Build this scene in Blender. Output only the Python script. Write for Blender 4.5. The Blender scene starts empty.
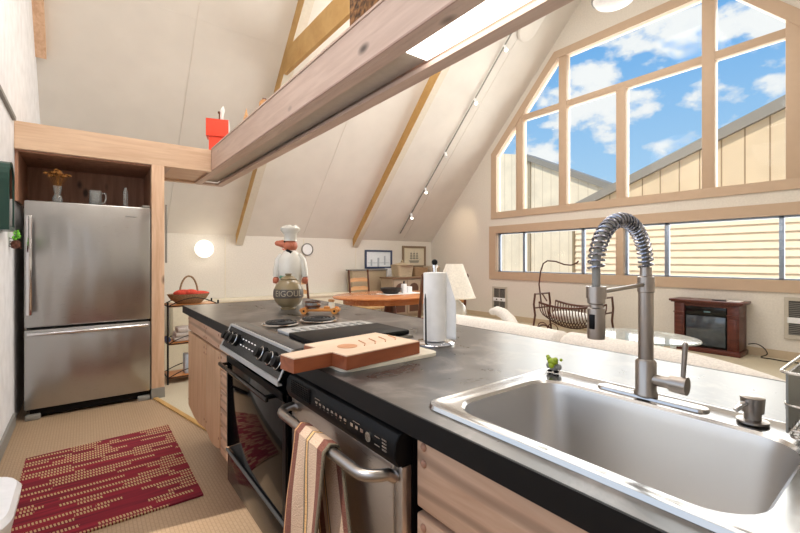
import bpy, bmesh, math, random
from mathutils import Vector, Matrix
random.seed(7)
C = bpy.context.scene.collection
PI = math.pi

# ------------------------------------------------------------ camera, world, sun, lights, exposure
YAW = math.atan(315 / 411.0)
cd = bpy.data.cameras.new('camera'); cam = bpy.data.objects.new('camera', cd); C.objects.link(cam)
cam.location = (0, 0, 1.22); cam.rotation_euler = (PI / 2, 0, -YAW)
cd.sensor_width = 36; cd.lens = 411 / 800 * 36; cd.shift_y = -7 / 800; cd.clip_start = 0.02; cd.clip_end = 300
bpy.context.scene.camera = cam
vs = bpy.context.scene.view_settings
vs.view_transform = 'Standard'; vs.look = 'None'; vs.gamma = 1; vs.exposure = 0.0; vs.use_curve_mapping = False

def lin(c):
    r = []
    for v in c[:3]:
        v = v / 255.0
        r.append(v / 12.92 if v <= 0.04045 else ((v + 0.055) / 1.055) ** 2.4)
    return (r[0], r[1], r[2], 1.0)

class N:
    """small node-tree writer"""
    def __init__(s, nt): s.nt = nt
    def n(s, t, **k):
        x = s.nt.nodes.new(t)
        for a, b in k.items():
            if a.startswith('i_'):
                key = a[2:]
                key = int(key) if key.isdigit() else key.replace('_', ' ')
                x.inputs[key].default_value = b
            else: setattr(x, a, b)
        return x
    def l(s, a, b): s.nt.links.new(a, b)
    def math(s, op, a, b=None, c=None):
        m = s.n('ShaderNodeMath', operation=op)
        for i, v in enumerate((a, b, c)):
            if v is None: continue
            if isinstance(v, (int, float)): m.inputs[i].default_value = v
            else: s.l(v, m.inputs[i])
        return m.outputs[0]
    def ramp(s, f, stops, interp='LINEAR'):
        r = s.n('ShaderNodeValToRGB'); e = r.color_ramp.elements; r.color_ramp.interpolation = interp
        while len(e) > len(stops): e.remove(e[-1])
        while len(e) < len(stops): e.new(0.5)
        for i, (p, c) in enumerate(stops):
            e[i].position = p; e[i].color = lin(c) if len(c) == 3 else c
        s.l(f, r.inputs[0]); return r.outputs[0]
    def mix(s, f, a, b):
        m = s.n('ShaderNodeMix', data_type='RGBA')
        for sock, v in ((m.inputs[0], f), (m.inputs[6], a), (m.inputs[7], b)):
            if isinstance(v, (int, float)): sock.default_value = v
            elif isinstance(v, tuple): sock.default_value = lin(v) if len(v) == 3 else v
            else: s.l(v, sock)
        return m.outputs[2]

world = bpy.data.worlds.new('sky'); bpy.context.scene.world = world; world.use_nodes = True
w = N(world.node_tree); world.node_tree.nodes.clear()
tc = w.n('ShaderNodeTexCoord'); sp = w.n('ShaderNodeSeparateXYZ'); w.l(tc.outputs['Generated'], sp.inputs[0])
zc = w.math('MAXIMUM', sp.outputs[2], 0.0)
skyc = w.ramp(zc, [(0.0, (205, 230, 250)), (0.18, (172, 213, 248)), (0.42, (122, 184, 242)), (1.0, (70, 130, 210))])
mp = w.n('ShaderNodeMapping'); w.l(tc.outputs['Generated'], mp.inputs[0]); mp.inputs['Scale'].default_value = (1.0, 1.0, 1.7); mp.inputs['Location'].default_value = (3.35, 1.2, 0.42)
nz = w.n('ShaderNodeTexNoise', i_Scale=8.5, i_Detail=7.0, i_Roughness=0.52); w.l(mp.outputs[0], nz.inputs['Vector'])
bias = w.math('MULTIPLY_ADD', zc, -0.16, 0.058)
cl = w.math('ADD', nz.outputs[0], bias)
clm = w.ramp(cl, [(0.50, (0, 0, 0)), (0.575, (255, 255, 255))])
clc = w.ramp(nz.outputs[0], [(0.45, (222, 232, 245)), (0.62, (255, 255, 255))])
col = w.mix(clm, skyc, clc)
bg = w.n('ShaderNodeBackground', i_Strength=1.0); w.l(col, bg.inputs[0])
wo = w.n('ShaderNodeOutputWorld'); w.l(bg.outputs[0], wo.inputs[0])

def light(kind, loc, power, color=(255, 255, 255), rot=(0, 0, 0), size=(1, 1), **k):
    d = bpy.data.lights.new('light', kind); o = bpy.data.objects.new(kind.lower() + '_light', d); C.objects.link(o)
    o.location = loc; o.rotation_euler = rot; d.energy = power; d.color = lin(color)[:3]
    if kind == 'AREA': d.shape = 'RECTANGLE'; d.size, d.size_y = size
    for a, b in k.items(): setattr(d, a, b)
    return o
sun = light('SUN', (0, 0, 12), 3.6, (255, 247, 236), angle=math.radians(0.6))
sun.rotation_euler = Vector((0.52, -0.10, -0.85)).to_track_quat('-Z', 'Y').to_euler()
# daylight entering by the big gable window, by an added window left of the camera, and added fill lights overhead, no fixtures
light('AREA', (7.05, 3.0, 2.85), 330, (255, 252, 247), (0, math.radians(94), 0), (3.9, 5.2))
light('AREA', (-0.62, 1.0, 1.75), 14, (246, 248, 255), (0, -math.radians(90), 0), (1.7, 2.6))
light('AREA', (0.85, 1.3, 4.7), 72, (255, 248, 240), (0, 0, 0), (1.6, 1.6))
light('POINT', (0.9, 2.2, 3.9), 62, (255, 248, 240), shadow_soft_size=.5)
light('AREA', (3.6, 3.0, 5.6), 84, (255, 248, 240), (0, 0, 0), (2.0, 1.0))
light('POINT', (3.6, 3.4, 3.4), 54, (255, 248, 240), shadow_soft_size=.5)

# ------------------------------------------------------------ materials
MATS = {}
def pm(name, col, rough=0.5, metal=0.0, spec=0.5, coat=0.0, emit=None, es=0.0, bump=None, alpha=None):
    if name in MATS: return MATS[name]
    m = bpy.data.materials.new(name); m.use_nodes = True; nt = m.node_tree; b = nt.nodes['Principled BSDF']
    b.inputs['Base Color'].default_value = lin(col); b.inputs['Roughness'].default_value = rough
    b.inputs['Metallic'].default_value = metal; b.inputs['Specular IOR Level'].default_value = spec
    b.inputs['Coat Weight'].default_value = coat
    if emit: b.inputs['Emission Color'].default_value = lin(emit); b.inputs['Emission Strength'].default_value = es
    q = N(nt); t = q.n('ShaderNodeTexCoord')
    sc, st, vary = bump if bump else (30, 0.02, 0.010)
    x = q.n('ShaderNodeTexNoise', i_Scale=float(sc), i_Detail=4.0); q.l(t.outputs['Object'], x.inputs['Vector'])
    bp = q.n('ShaderNodeBump', i_Strength=float(st), i_Distance=0.01); q.l(x.outputs[0], bp.inputs['Height']); q.l(bp.outputs[0], b.inputs['Normal'])
    if vary:
        d = tuple(max(0, v * (1 - vary * 2.5)) for v in col); u = tuple(min(255, v * (1 + vary)) for v in col)
        q.l(q.ramp(x.outputs[0], [(0.3, d), (0.7, u)]), b.inputs['Base Color'])
    MATS[name] = m; return m

def wood(name, c1, c2, grain=(1, 14, 14), scale=2.2, rough=0.5, knots=True, cath=False, spec=0.4):
    m = bpy.data.materials.new(name); m.use_nodes = True; b = m.node_tree.nodes['Principled BSDF']; q = N(m.node_tree)
    t = q.n('ShaderNodeTexCoord'); mp = q.n('ShaderNodeMapping'); q.l(t.outputs['Object'], mp.inputs[0]); mp.inputs['Scale'].default_value = grain
    x = q.n('ShaderNodeTexNoise', i_Scale=scale, i_Detail=6.0, i_Roughness=0.6, i_Distortion=0.6); q.l(mp.outputs[0], x.inputs['Vector'])
    base = q.ramp(x.outputs[0], [(0.32, c2), (0.62, c1)])
    if cath:
        wv = q.n('ShaderNodeTexWave', i_Scale=1.2, i_Distortion=7.0, i_Detail=2.0); wv.bands_direction = 'Z'
        wv.inputs['Detail Scale'].default_value = 0.7
        mp2 = q.n('ShaderNodeMapping'); q.l(t.outputs['Object'], mp2.inputs[0]); mp2.inputs['Scale'].default_value = tuple(g ** 0.62 for g in grain)
        q.l(mp2.outputs[0], wv.inputs['Vector'])
        f = q.ramp(wv.outputs[1], [(0.0, (200, 200, 200)), (0.38, (0, 0, 0)), (1.0, (0, 0, 0))])
        base = q.mix(f, base, tuple(v * 0.66 for v in c2))
    if knots:
        mp3 = q.n('ShaderNodeMapping'); q.l(t.outputs['Object'], mp3.inputs[0]); mp3.inputs['Scale'].default_value = tuple(1.0 if g > 2 else 0.5 for g in grain)
        v = q.n('ShaderNodeTexVoronoi', i_Scale=4.2); q.l(mp3.outputs[0], v.inputs['Vector'])
        k = q.ramp(v.outputs['Distance'], [(0.05, (255, 255, 255)), (0.12, (0, 0, 0))])
        base = q.mix(k, base, tuple(u * 0.5 for u in c2))
    q.l(base, b.inputs['Base Color']); b.inputs['Roughness'].default_value = rough; b.inputs['Specular IOR Level'].default_value = spec
    bp = q.n('ShaderNodeBump', i_Strength=0.12, i_Distance=0.004); q.l(x.outputs[0], bp.inputs['Height']); q.l(bp.outputs[0], b.inputs['Normal'])
    MATS[name] = m; return m

def brushed(name, col, rough=0.28, grain=(1, 60, 1), warp=0.0, warps=(1.3, 1.3, 1.3)):
    m = bpy.data.materials.new(name); m.use_nodes = True; b = m.node_tree.nodes['Principled BSDF']; q = N(m.node_tree)
    b.inputs['Base Color'].default_value = lin(col); b.inputs['Metallic'].default_value = 1.0
    t = q.n('ShaderNodeTexCoord'); mp = q.n('ShaderNodeMapping'); q.l(t.outputs['Object'], mp.inputs[0]); mp.inputs['Scale'].default_value = grain
    x = q.n('ShaderNodeTexNoise', i_Scale=14.0, i_Detail=3.0); q.l(mp.outputs[0], x.inputs['Vector'])
    r = q.math('MULTIPLY_ADD', x.outputs[0], 0.14, rough - 0.07); q.l(r, b.inputs['Roughness'])
    bp = q.n('ShaderNodeBump', i_Strength=0.06, i_Distance=0.002); q.l(x.outputs[0], bp.inputs['Height'])
    if warp:
        mp2 = q.n('ShaderNodeMapping'); q.l(t.outputs['Object'], mp2.inputs[0]); mp2.inputs['Scale'].default_value = warps
        y = q.n('ShaderNodeTexNoise', i_Scale=2.4, i_Detail=1.0); q.l(mp2.outputs[0], y.inputs['Vector'])
        b2 = q.n('ShaderNodeBump', i_Strength=warp, i_Distance=0.06); q.l(y.outputs[0], b2.inputs['Height']); q.l(bp.outputs[0], b2.inputs['Normal']); q.l(b2.outputs[0], b.inputs['Normal'])
    else: q.l(bp.outputs[0], b.inputs['Normal'])
    MATS[name] = m; return m

def glass(name, tint=(250, 252, 252), gl=0.12, rough=0.02, body=0.0):
    m = bpy.data.materials.new(name); m.use_nodes = True; nt = m.node_tree; nt.nodes.clear(); q = N(nt)
    tr = q.n('ShaderNodeBsdfTransparent'); tr.inputs[0].default_value = lin(tint)
    g = q.n('ShaderNodeBsdfGlossy', i_Roughness=rough); fr = q.n('ShaderNodeLayerWeight', i_Blend=gl)
    mx = q.n('ShaderNodeMixShader'); q.l(fr.outputs['Fresnel'], mx.inputs[0]); q.l(tr.outputs[0], mx.inputs[1]); q.l(g.outputs[0], mx.inputs[2])
    out = mx.outputs[0]
    if body:
        df = q.n('ShaderNodeBsdfDiffuse'); df.inputs[0].default_value = lin((235, 240, 240)); m2 = q.n('ShaderNodeMixShader'); m2.inputs[0].default_value = body
        q.l(out, m2.inputs[1]); q.l(df.outputs[0], m2.inputs[2]); out = m2.outputs[0]
    o = q.n('ShaderNodeOutputMaterial'); q.l(out, o.inputs[0]); MATS[name] = m; return m

M_wall = pm('painted_wall', (224, 219, 210), 0.85, bump=(45, 0.10, 0.012))
M_wallL = pm('white_panel_wall', (236, 237, 240), 0.7, bump=(9, 0.06, 0.02))
M_ceil = pm('ceiling_board', (224, 220, 213), 0.9, bump=(3, 0.06, 0.008))
M_trim = pm('beige_window_trim', (194, 170, 146), 0.55, bump=(12, 0.02, 0.005))
M_base = pm('beige_baseboard', (196, 178, 152), 0.6)
M_alu = pm('aluminium_frame', (150, 165, 185), 0.4, 0.6)
M_glass = glass('window_glass')
M_clear = glass('clear_glass', (240, 242, 242), 0.22, 0.05, 0.16)
M_pine = wood('pickled_pine_x', (224, 194, 166), (206, 172, 144), (1, 12, 12))
M_pineY = wood('pickled_pine_y', (206, 182, 168), (190, 164, 150), (12, 1, 12))
M_pineZ = wood('pickled_pine_z', (226, 192, 162), (205, 165, 134), (12, 12, 1))
M_cabZ = wood('cabinet_pine_z', (208, 170, 134), (184, 140, 104), (14, 14, 1), cath=False)
M_cabY = wood('cabinet_pine_y', (208, 172, 144), (186, 146, 116), (14, 1, 14), cath=True)
M_alc = wood('alcove_pine', (176, 132, 108), (150, 106, 84), (10, 10, 1))
M_raft = wood('rafter_fir', (196, 158, 100), (178, 138, 80), (10, 1.5, 1.5), knots=False)
M_rafp = pm('rafter_painted', (214, 206, 190), 0.8)
M_black = pm('black_enamel', (12, 12, 13), 0.16, spec=0.3, bump=(5, 0.0, 0))
M_dkglass = pm('oven_black_glass', (6, 6, 7), 0.06, spec=0.22, bump=(5, 0.0, 0))
M_blkpl = pm('black_plastic', (11, 11, 12), 0.45, spec=.15, bump=(80, 0.02, 0.0))
M_blkm = pm('black_iron', (26, 24, 24), 0.5, 0.3)
M_steelF = brushed('fridge_steel', (176, 175, 174), 0.30, (1, 1, 50), warp=0.35, warps=(2.2, 1.0, 0.45))
M_steelD = brushed('dishwasher_steel', (196, 188, 180), 0.30, (1, 1, 60), warp=0.12)
M_steelS = pm('sink_steel', (204, 202, 200), 0.34, 1.0, bump=(5, 0.0, 0))
M_rim = pm('sink_rim_steel', (176, 174, 172), 0.2, 1.0, bump=(5, 0.0, 0))
M_nick = pm('brushed_nickel', (158, 151, 145), 0.30, 1.0, bump=(5, 0.0, 0))
M_coil = pm('spring_steel', (150, 152, 162), 0.22, 1.0, bump=(5, 0.0, 0))
M_chrome = pm('chrome', (215, 215, 218), 0.08, 1.0, bump=(5, 0.0, 0))
M_white = pm('white_paper', (240, 238, 234), 0.8)
M_cream = pm('cream_paint', (232, 224, 204), 0.6)
M_plast = pm('white_plastic', (238, 240, 243), 0.35)
M_sofa = pm('cream_sofa_fabric', (226, 220, 212), 0.95, bump=(120, 0.15, 0.03))
M_red = pm('red_paint', (232, 62, 24), 0.4)
M_cherry = wood('cherry_veneer', (98, 50, 40), (72, 34, 28), (12, 1, 12), knots=False, rough=0.3)
M_table = wood('honey_oak_top', (200, 134, 84), (172, 106, 62), (1, 12, 12), knots=False, rough=0.22)
M_chair = wood('dark_oak', (104, 62, 38), (72, 40, 24), (12, 12, 1), knots=False, rough=0.4)
M_chairl = wood('light_oak_slat', (206, 160, 112), (180, 130, 84), (1, 12, 12), knots=False, rough=0.4)
M_tan = pm('tan_upholstery', (176, 160, 134), 0.9, bump=(60, 0.1, 0.03))
M_board = wood('board_maple', (226, 200, 174), (214, 184, 156), (1, 10, 10), knots=False, rough=0.5)
M_boarde = wood('board_edge_walnut', (156, 88, 54), (126, 64, 38), (1, 10, 10), knots=False, rough=0.4)
M_marble = pm('cream_plastic_board', (232, 224, 204), 0.4)
M_wick = pm('woven_wicker', (168, 140, 106), 0.8, bump=(140, 0.9, 0.12))
M_cloth = pm('red_cloth', (228, 84, 66), 0.9, bump=(40, 0.3, 0.06))
M_skin = pm('painted_face', (196, 112, 82), 0.45)
M_glaze = pm('white_glaze', (226, 222, 212), 0.25, coat=0.4)
M_green = pm('green_glaze', (92, 140, 116), 0.35)
M_leaf = pm('leaf_green', (120, 170, 40), 0.5)
M_lime = pm('lime_green', (150, 170, 30), 0.45, bump=(60, 0.3, 0.08))
M_dgreen = pm('dark_green_frame', (20, 62, 54), 0.3)
M_mirror = pm('mirror', (225, 230, 235), 0.02, 1.0, bump=(5, 0.0, 0))
M_stone = pm('stoneware', (140, 122, 88), 0.3, coat=0.3, bump=(14, 0.05, 0.05))
M_stoneb = pm('stoneware_band', (84, 74, 66), 0.4)
M_gray = pm('grey_enamel', (138, 136, 130), 0.5)
M_dgray = pm('dark_grey', (62, 62, 62), 0.6)
M_dry = pm('dried_flowers', (164, 110, 50), 0.9, bump=(90, 0.6, 0.15))
M_orange = wood('toy_pine', (222, 150, 74), (190, 116, 50), (1, 12, 12), knots=False, rough=0.35)
M_sponge = pm('green_scouring_net', (84, 136, 92), 0.9, bump=(160, 1.0, 0.12))
M_iron = pm('bronze_iron', (92, 62, 50), 0.45, 0.4)
M_linen = pm('folded_linen', (216, 212, 208), 0.95, bump=(50, 0.3, 0.04))
M_blue = pm('pale_blue_box', (196, 212, 230), 0.7)
M_fscreen = pm('fire_screen', (62, 72, 82), 0.08, spec=0.8, bump=(4, 0.0, 0.1))
M_lampsh = pm('lamp_shade', (240, 235, 224), 0.9, bump=(60, 0.1, 0.02))
M_glow = pm('opal_globe_lit', (255, 250, 240), 0.4, emit=(255, 248, 235), es=1.3)
M_tube = pm('diffuser_lit', (255, 250, 240), 0.5, emit=(255, 250, 242), es=4.8)
M_spot = pm('spot_lit', (255, 250, 240), 0.5, emit=(255, 244, 222), es=9.0)
M_silver = pm('silver_ware', (190, 188, 184), 0.25, 1.0, bump=(60, 0.1, 0))

def floor_mat():
    m = bpy.data.materials.new('kitchen_mat_floor'); m.use_nodes = True; b = m.node_tree.nodes['Principled BSDF']; q = N(m.node_tree)
    t = q.n('ShaderNodeTexCoord'); br = q.n('ShaderNodeTexBrick', i_Scale=1.0); br.inputs['Color1'].default_value = lin((180, 154, 126)); br.inputs['Color2'].default_value = lin((176, 150, 121)); br.inputs['Mortar'].default_value = lin((160, 134, 107))
    br.inputs['Brick Width'].default_value = 0.034; br.inputs['Row Height'].default_value = 0.016; br.inputs['Mortar Size'].default_value = 0.002
    mp = q.n('ShaderNodeMapping'); mp.inputs['Rotation'].default_value = (0, 0, PI / 2); q.l(t.outputs['Object'], mp.inputs[0]); q.l(mp.outputs[0], br.inputs['Vector'])
    x = q.n('ShaderNodeTexNoise', i_Scale=2.5, i_Detail=4.0); q.l(t.outputs['Object'], x.inputs['Vector'])
    q.l(q.mix(q.ramp(x.outputs[0], [(0.4, (0, 0, 0)), (0.75, (90, 90, 90))]), br.outputs[0], (172, 140, 108)), b.inputs['Base Color'])
    b.inputs['Roughness'].default_value = 0.38
    bp = q.n('ShaderNodeBump', i_Strength=0.4, i_Distance=0.002); q.l(br.outputs['Fac'], bp.inputs['Height']); bp.invert = True; q.l(bp.outputs[0], b.inputs['Normal'])
    return m
M_floor = floor_mat()
M_carpet = pm('cream_carpet', (206, 196, 172), 0.95, bump=(150, 0.6, 0.05))

def counter_mat():
    m = bpy.data.materials.new('black_slate_laminate'); m.use_nodes = True; b = m.node_tree.nodes['Principled BSDF']; q = N(m.node_tree)
    t = q.n('ShaderNodeTexCoord'); x = q.n('ShaderNodeTexNoise', i_Scale=5.0, i_Detail=9.0, i_Roughness=0.68, i_Distortion=0.8); q.l(t.outputs['Object'], x.inputs['Vector'])
    q.l(q.ramp(x.outputs[0], [(0.38, (22, 21, 20)), (0.50, (50, 47, 45)), (0.62, (104, 97, 92))]), b.inputs['Base Color'])
    q.l(q.math('MULTIPLY_ADD', x.outputs[0], 0.30, 0.16), b.inputs['Roughness'])
    b.inputs['IOR'].default_value = 1.9; b.inputs['Specular IOR Level'].default_value = 0.8
    bp = q.n('ShaderNodeBump', i_Strength=0.10, i_Distance=0.004); q.l(x.outputs[0], bp.inputs['Height']); q.l(bp.outputs[0], b.inputs['Normal'])
    return m
M_counter = counter_mat()
M_cedge = pm('black_counter_edge', (14, 14, 15), 0.5, spec=.25, bump=(30, 0.02, 0.02))

def rug_mat():
    m = bpy.data.materials.new('woven_red_rug'); m.use_nodes = True; b = m.node_tree.nodes['Principled BSDF']; q = N(m.node_tree)
    t = q.n('ShaderNodeTexCoord'); s = q.n('ShaderNodeSeparateXYZ'); q.l(t.outputs['Object'], s.inputs[0]); X, Y = s.outputs[0], s.outputs[1]
    row = q.math('FLOOR', q.math('DIVIDE', Y, 0.036)); fy = q.math('FRACT', q.math('DIVIDE', Y, 0.036))
    cv = q.n('ShaderNodeCombineXYZ'); q.l(q.math('MULTIPLY', X, 2.6), cv.inputs[0]); q.l(q.math('MULTIPLY', row, 3.71), cv.inputs[1])
    nz = q.n('ShaderNodeTexNoise', i_Scale=1.0, i_Detail=1.0); q.l(cv.outputs[0], nz.inputs['Vector'])
    on = q.math('GREATER_THAN', nz.outputs[0], 0.49)
    dash = q.math('GREATER_THAN', q.math('FRACT', q.math('DIVIDE', q.math('ADD', X, q.math('MULTIPLY', fy, 0.006)), 0.0135)), 0.42)
    thick = q.math('MULTIPLY', q.math('GREATER_THAN', fy, 0.10), q.math('LESS_THAN', fy, 0.80))
    f = q.math('MULTIPLY', q.math('MULTIPLY', on, dash), thick)
    cv2 = q.n('ShaderNodeCombineXYZ'); q.l(q.math('MULTIPLY', X, 1.5), cv2.inputs[0]); q.l(q.math('MULTIPLY', q.math('FLOOR', q.math('DIVIDE', Y, 0.012)), 1.9), cv2.inputs[1])
    nr = q.n('ShaderNodeTexNoise', i_Scale=1.0); q.l(cv2.outputs[0], nr.inputs['Vector'])
    red = q.ramp(nr.outputs[0], [(0.3, (92, 12, 34)), (0.55, (128, 20, 40)), (0.75, (148, 30, 52))])
    q.l(q.mix(f, red, (186, 158, 118)), b.inputs['Base Color']); b.inputs['Roughness'].default_value = 0.95
    bp = q.n('ShaderNodeBump', i_Strength=0.5, i_Distance=0.003); q.l(f, bp.inputs['Height']); q.l(bp.outputs[0], b.inputs['Normal'])
    return m
M_rug = rug_mat()

def towel_mat():
    m = bpy.data.materials.new('striped_terry'); m.use_nodes = True; b = m.node_tree.nodes['Principled BSDF']; q = N(m.node_tree)
    t = q.n('ShaderNodeTexCoord'); s = q.n('ShaderNodeSeparateXYZ'); q.l(t.outputs['UV'], s.inputs[0])
    cr = (186, 158, 134); ru = (96, 34, 18); gy = (92, 84, 66); go = (206, 158, 100)
    st = [(0, ru), (0.02, go), (0.04, ru), (0.19, cr), (0.42, gy), (0.45, go), (0.50, gy), (0.53, cr), (0.80, ru), (0.95, gy)]
    c = q.ramp(s.outputs[0], st, 'CONSTANT')
    x = q.n('ShaderNodeTexNoise', i_Scale=260.0, i_Detail=2.0); q.l(t.outputs['Object'], x.inputs['Vector'])
    q.l(q.mix(q.math('MULTIPLY', x.outputs[0], 0.14), c, (230, 205, 180)), b.inputs['Base Color']); b.inputs['Roughness'].default_value = 1.0
    bp = q.n('ShaderNodeBump', i_Strength=0.9, i_Distance=0.004); q.l(x.outputs[0], bp.inputs['Height']); q.l(bp.outputs[0], b.inputs['Normal'])
    return m
M_towel = towel_mat()

def siding_mat(name, axis, period, c, dark, edge=0.08):
    m = bpy.data.materials.new(name); m.use_nodes = True; b = m.node_tree.nodes['Principled BSDF']; q = N(m.node_tree)
    t = q.n('ShaderNodeTexCoord'); s = q.n('ShaderNodeSeparateXYZ'); q.l(t.outputs['Object'], s.inputs[0])
    f = q.math('FRACT', q.math('DIVIDE', s.outputs[axis], period))
    x = q.n('ShaderNodeTexNoise', i_Scale=1.4, i_Detail=5.0); q.l(t.outputs['Object'], x.inputs['Vector'])
    base = q.ramp(x.outputs[0], [(0.3, tuple(v * 0.92 for v in c)), (0.7, c)])
    q.l(q.mix(q.math('LESS_THAN', f, edge), base, dark), b.inputs['Base Color']); b.inputs['Roughness'].default_value = 0.7
    return m
M_vsid = siding_mat('vertical_metal_siding', 1, 0.36, (252, 234, 204), (214, 192, 160), 0.06)
M_vsid2 = siding_mat('vertical_panel_siding', 1, 0.40, (232, 206, 170), (160, 132, 100), 0.07)
M_lap = pm('lap_siding', (246, 224, 194), 0.7, bump=(6, 0.0, 0.01))
M_roofm = pm('grey_metal_roof', (150, 142, 130), 0.6)

# ------------------------------------------------------------ mesh helpers
class B:
    def __init__(s): s.b = bmesh.new(); s.mi = 0
    def _mark(s, n0):
        s.b.faces.ensure_lookup_table()
        for f in s.b.faces[n0:]: f.material_index = s.mi
    def box(s, x0, x1, y0, y1, z0, z1, bev=0.0, rz=0, M=None):
        n0 = len(s.b.faces)
        r = bmesh.ops.create_cube(s.b, size=1.0); v = r['verts']
        c = Vector(((x0 + x1) / 2, (y0 + y1) / 2, (z0 + z1) / 2))
        for p in v: p.co = Vector((p.co.x * abs(x1 - x0), p.co.y * abs(y1 - y0), p.co.z * abs(z1 - z0)))
        if bev:
            es = list({e for p in v for e in p.link_edges})
            rb = bmesh.ops.bevel(s.b, geom=es, offset=bev, segments=2, affect='EDGES', profile=0.5)
            v = list({p for f in s.b.faces[n0:] for p in f.verts}) if False else [p for p in s.b.verts if p.is_valid and p in set(rb['verts']) or p in set(q for q in v if q.is_valid)]
        R = Matrix.Rotation(rz, 3, 'Z')
        for p in v:
            p.co = R @ p.co + c
            if M: p.co = M @ p.co
        s._mark(0 if s.mi == 0 else n0); return s
    def poly(s, pts, vec):
        """closed prism: polygon pts extruded by vec"""
        n0 = len(s.b.faces); vec = Vector(vec)
        a = [s.b.verts.new(p) for p in pts]; c = [s.b.verts.new(Vector(p) + vec) for p in pts]; n = len(a)
        s.b.faces.new(a); s.b.faces.new(c[::-1])
        for i in range(n): s.b.faces.new((a[i], c[i], c[(i + 1) % n], a[(i + 1) % n]))
        s._m2(n0); return s
    def _m2(s, n0):
        s.b.faces.ensure_lookup_table()
        for f in s.b.faces[n0:]: f.material_index = s.mi
    def holed(s, loops, vec):
        """polygon with holes, extruded"""
        n0 = len(s.b.faces); es = []; vv = []
        for lp in loops:
            v = [s.b.verts.new(p) for p in lp]; vv += v
            es += [s.b.edges.new((v[i], v[(i + 1) % len(v)])) for i in range(len(v))]
        r = bmesh.ops.triangle_fill(s.b, edges=es, use_beauty=True)
        fs = [g for g in r['geom'] if isinstance(g, bmesh.types.BMFace)]
        e = bmesh.ops.extrude_face_region(s.b, geom=fs)
        for g in e['geom']:
            if isinstance(g, bmesh.types.BMVert): g.co += Vector(vec)
        s._m2(n0); return s
    def cyl(s, p, q, r0, r1=None, n=16, cap=True):
        r1 = r0 if r1 is None else r1
        return s.tube([p, q], [r0, r1], n, cap)
    def tube(s, pts, r, n=8, cap=True, closed=False):
        n0 = len(s.b.faces); pts = [Vector(p) for p in pts]; m = len(pts)
        rs = r if isinstance(r, (list, tuple)) else [r] * m
        prev = None; rings = []
        for i, p in enumerate(pts):
            if closed: t = pts[(i + 1) % m] - pts[i - 1]
            else: t = (pts[min(i + 1, m - 1)] - pts[max(i - 1, 0)])
            if t.length < 1e-9: t = Vector((0, 0, 1))
            t.normalize()
            if prev is None:
                u = t.orthogonal().normalized()
            else:
                u = (prev - t * prev.dot(t))
                u = u.normalized() if u.length > 1e-6 else t.orthogonal().normalized()
            prev = u; v = t.cross(u)
            rings.append([s.b.verts.new(p + (u * math.cos(2 * PI * k / n) + v * math.sin(2 * PI * k / n)) * rs[i]) for k in range(n)])
        for i in range(m if closed else m - 1):
            a, b = rings[i], rings[(i + 1) % m]
            for k in range(n): s.b.faces.new((a[k], a[(k + 1) % n], b[(k + 1) % n], b[k]))
        if cap and not closed:
            s.b.faces.new(rings[0][::-1]); s.b.faces.new(rings[-1])
        s._m2(n0); return s
    def lathe(s, prof, c=(0, 0, 0), n=28, sx=1, sy=1):
        n0 = len(s.b.faces); rings = []
        for r, z in prof:
            if r < 1e-5: rings.append([s.b.verts.new((c[0], c[1], c[2] + z))])
            else: rings.append([s.b.verts.new((c[0] + sx * r * math.cos(2 * PI * k / n), c[1] + sy * r * math.sin(2 * PI * k / n), c[2] + z)) for k in range(n)])
        for a, b in zip(rings, rings[1:]):
            if len(a) == 1 and len(b) == 1: continue
            for k in range(n):
                j = (k + 1) % n
                if len(a) == 1: s.b.faces.new((a[0], b[j], b[k]))
                elif len(b) == 1: s.b.faces.new((a[k], a[j], b[0]))
                else: s.b.faces.new((a[k], a[j], b[j], b[k]))
        s._m2(n0); return s
    def ball(s, c, r, sx=1, sy=1, sz=1, n=12, R=None):
        n0 = len(s.b.faces)
        v = bmesh.ops.create_uvsphere(s.b, u_segments=n + 4, v_segments=n, radius=r)['verts']
        for p in v:
            q = Vector((p.co.x * sx, p.co.y * sy, p.co.z * sz))
            if R: q = R @ q
            p.co = q + Vector(c)
        s._m2(n0); return s
    def grid(s, fn, nu, nv, thick=None):
        n0 = len(s.b.faces); uvl = s.b.loops.layers.uv.verify()
        g = [[s.b.verts.new(fn(i / nu, j / nv)) for i in range(nu + 1)] for j in range(nv + 1)]
        for j in range(nv):
            for i in range(nu):
                f = s.b.faces.new((g[j][i], g[j][i + 1], g[j + 1][i + 1], g[j + 1][i]))
                for lp, (a, b) in zip(f.loops, ((i, j), (i + 1, j), (i + 1, j + 1), (i, j + 1))): lp[uvl].uv = (a / nu, b / nv)
        s._m2(n0); return s

ROOTW = {}
def obj(name, b, m, parent=None, smooth=True, solid=None, bevel=None, label=None, sub=0):
    """link a builder as ONE mesh object; geometry is in the thing's local frame, or world when its root was made with world=True"""
    bm = b.b
    root = parent
    while root is not None and root.parent is not None: root = root.parent
    if root is not None and root.name in ROOTW:
        off = ROOTW[root.name]
        for v in bm.verts: v.co -= off
    bmesh.ops.recalc_face_normals(bm, faces=bm.faces[:])
    me = bpy.data.meshes.new(name); bm.to_mesh(me); bm.free()
    o = bpy.data.objects.new(name, me); C.objects.link(o)
    for mm in (m if isinstance(m, (list, tuple)) else [m]): me.materials.append(mm)
    if smooth:
        me.polygons.foreach_set('use_smooth', [True] * len(me.polygons))
        me.set_sharp_from_angle(angle=math.radians(38))
    if bevel:
        d = o.modifiers.new('bevel', 'BEVEL'); d.width = bevel; d.segments = 2; d.limit_method = 'ANGLE'; d.angle_limit = math.radians(40)
    if solid: d = o.modifiers.new('solid', 'SOLIDIFY'); d.thickness = solid; d.offset = 0
    if sub: d = o.modifiers.new('sub', 'SUBSURF'); d.levels = sub; d.render_levels = sub
    if parent is not None: o.parent = parent
    if label: o['label'] = label
    return o
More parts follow.
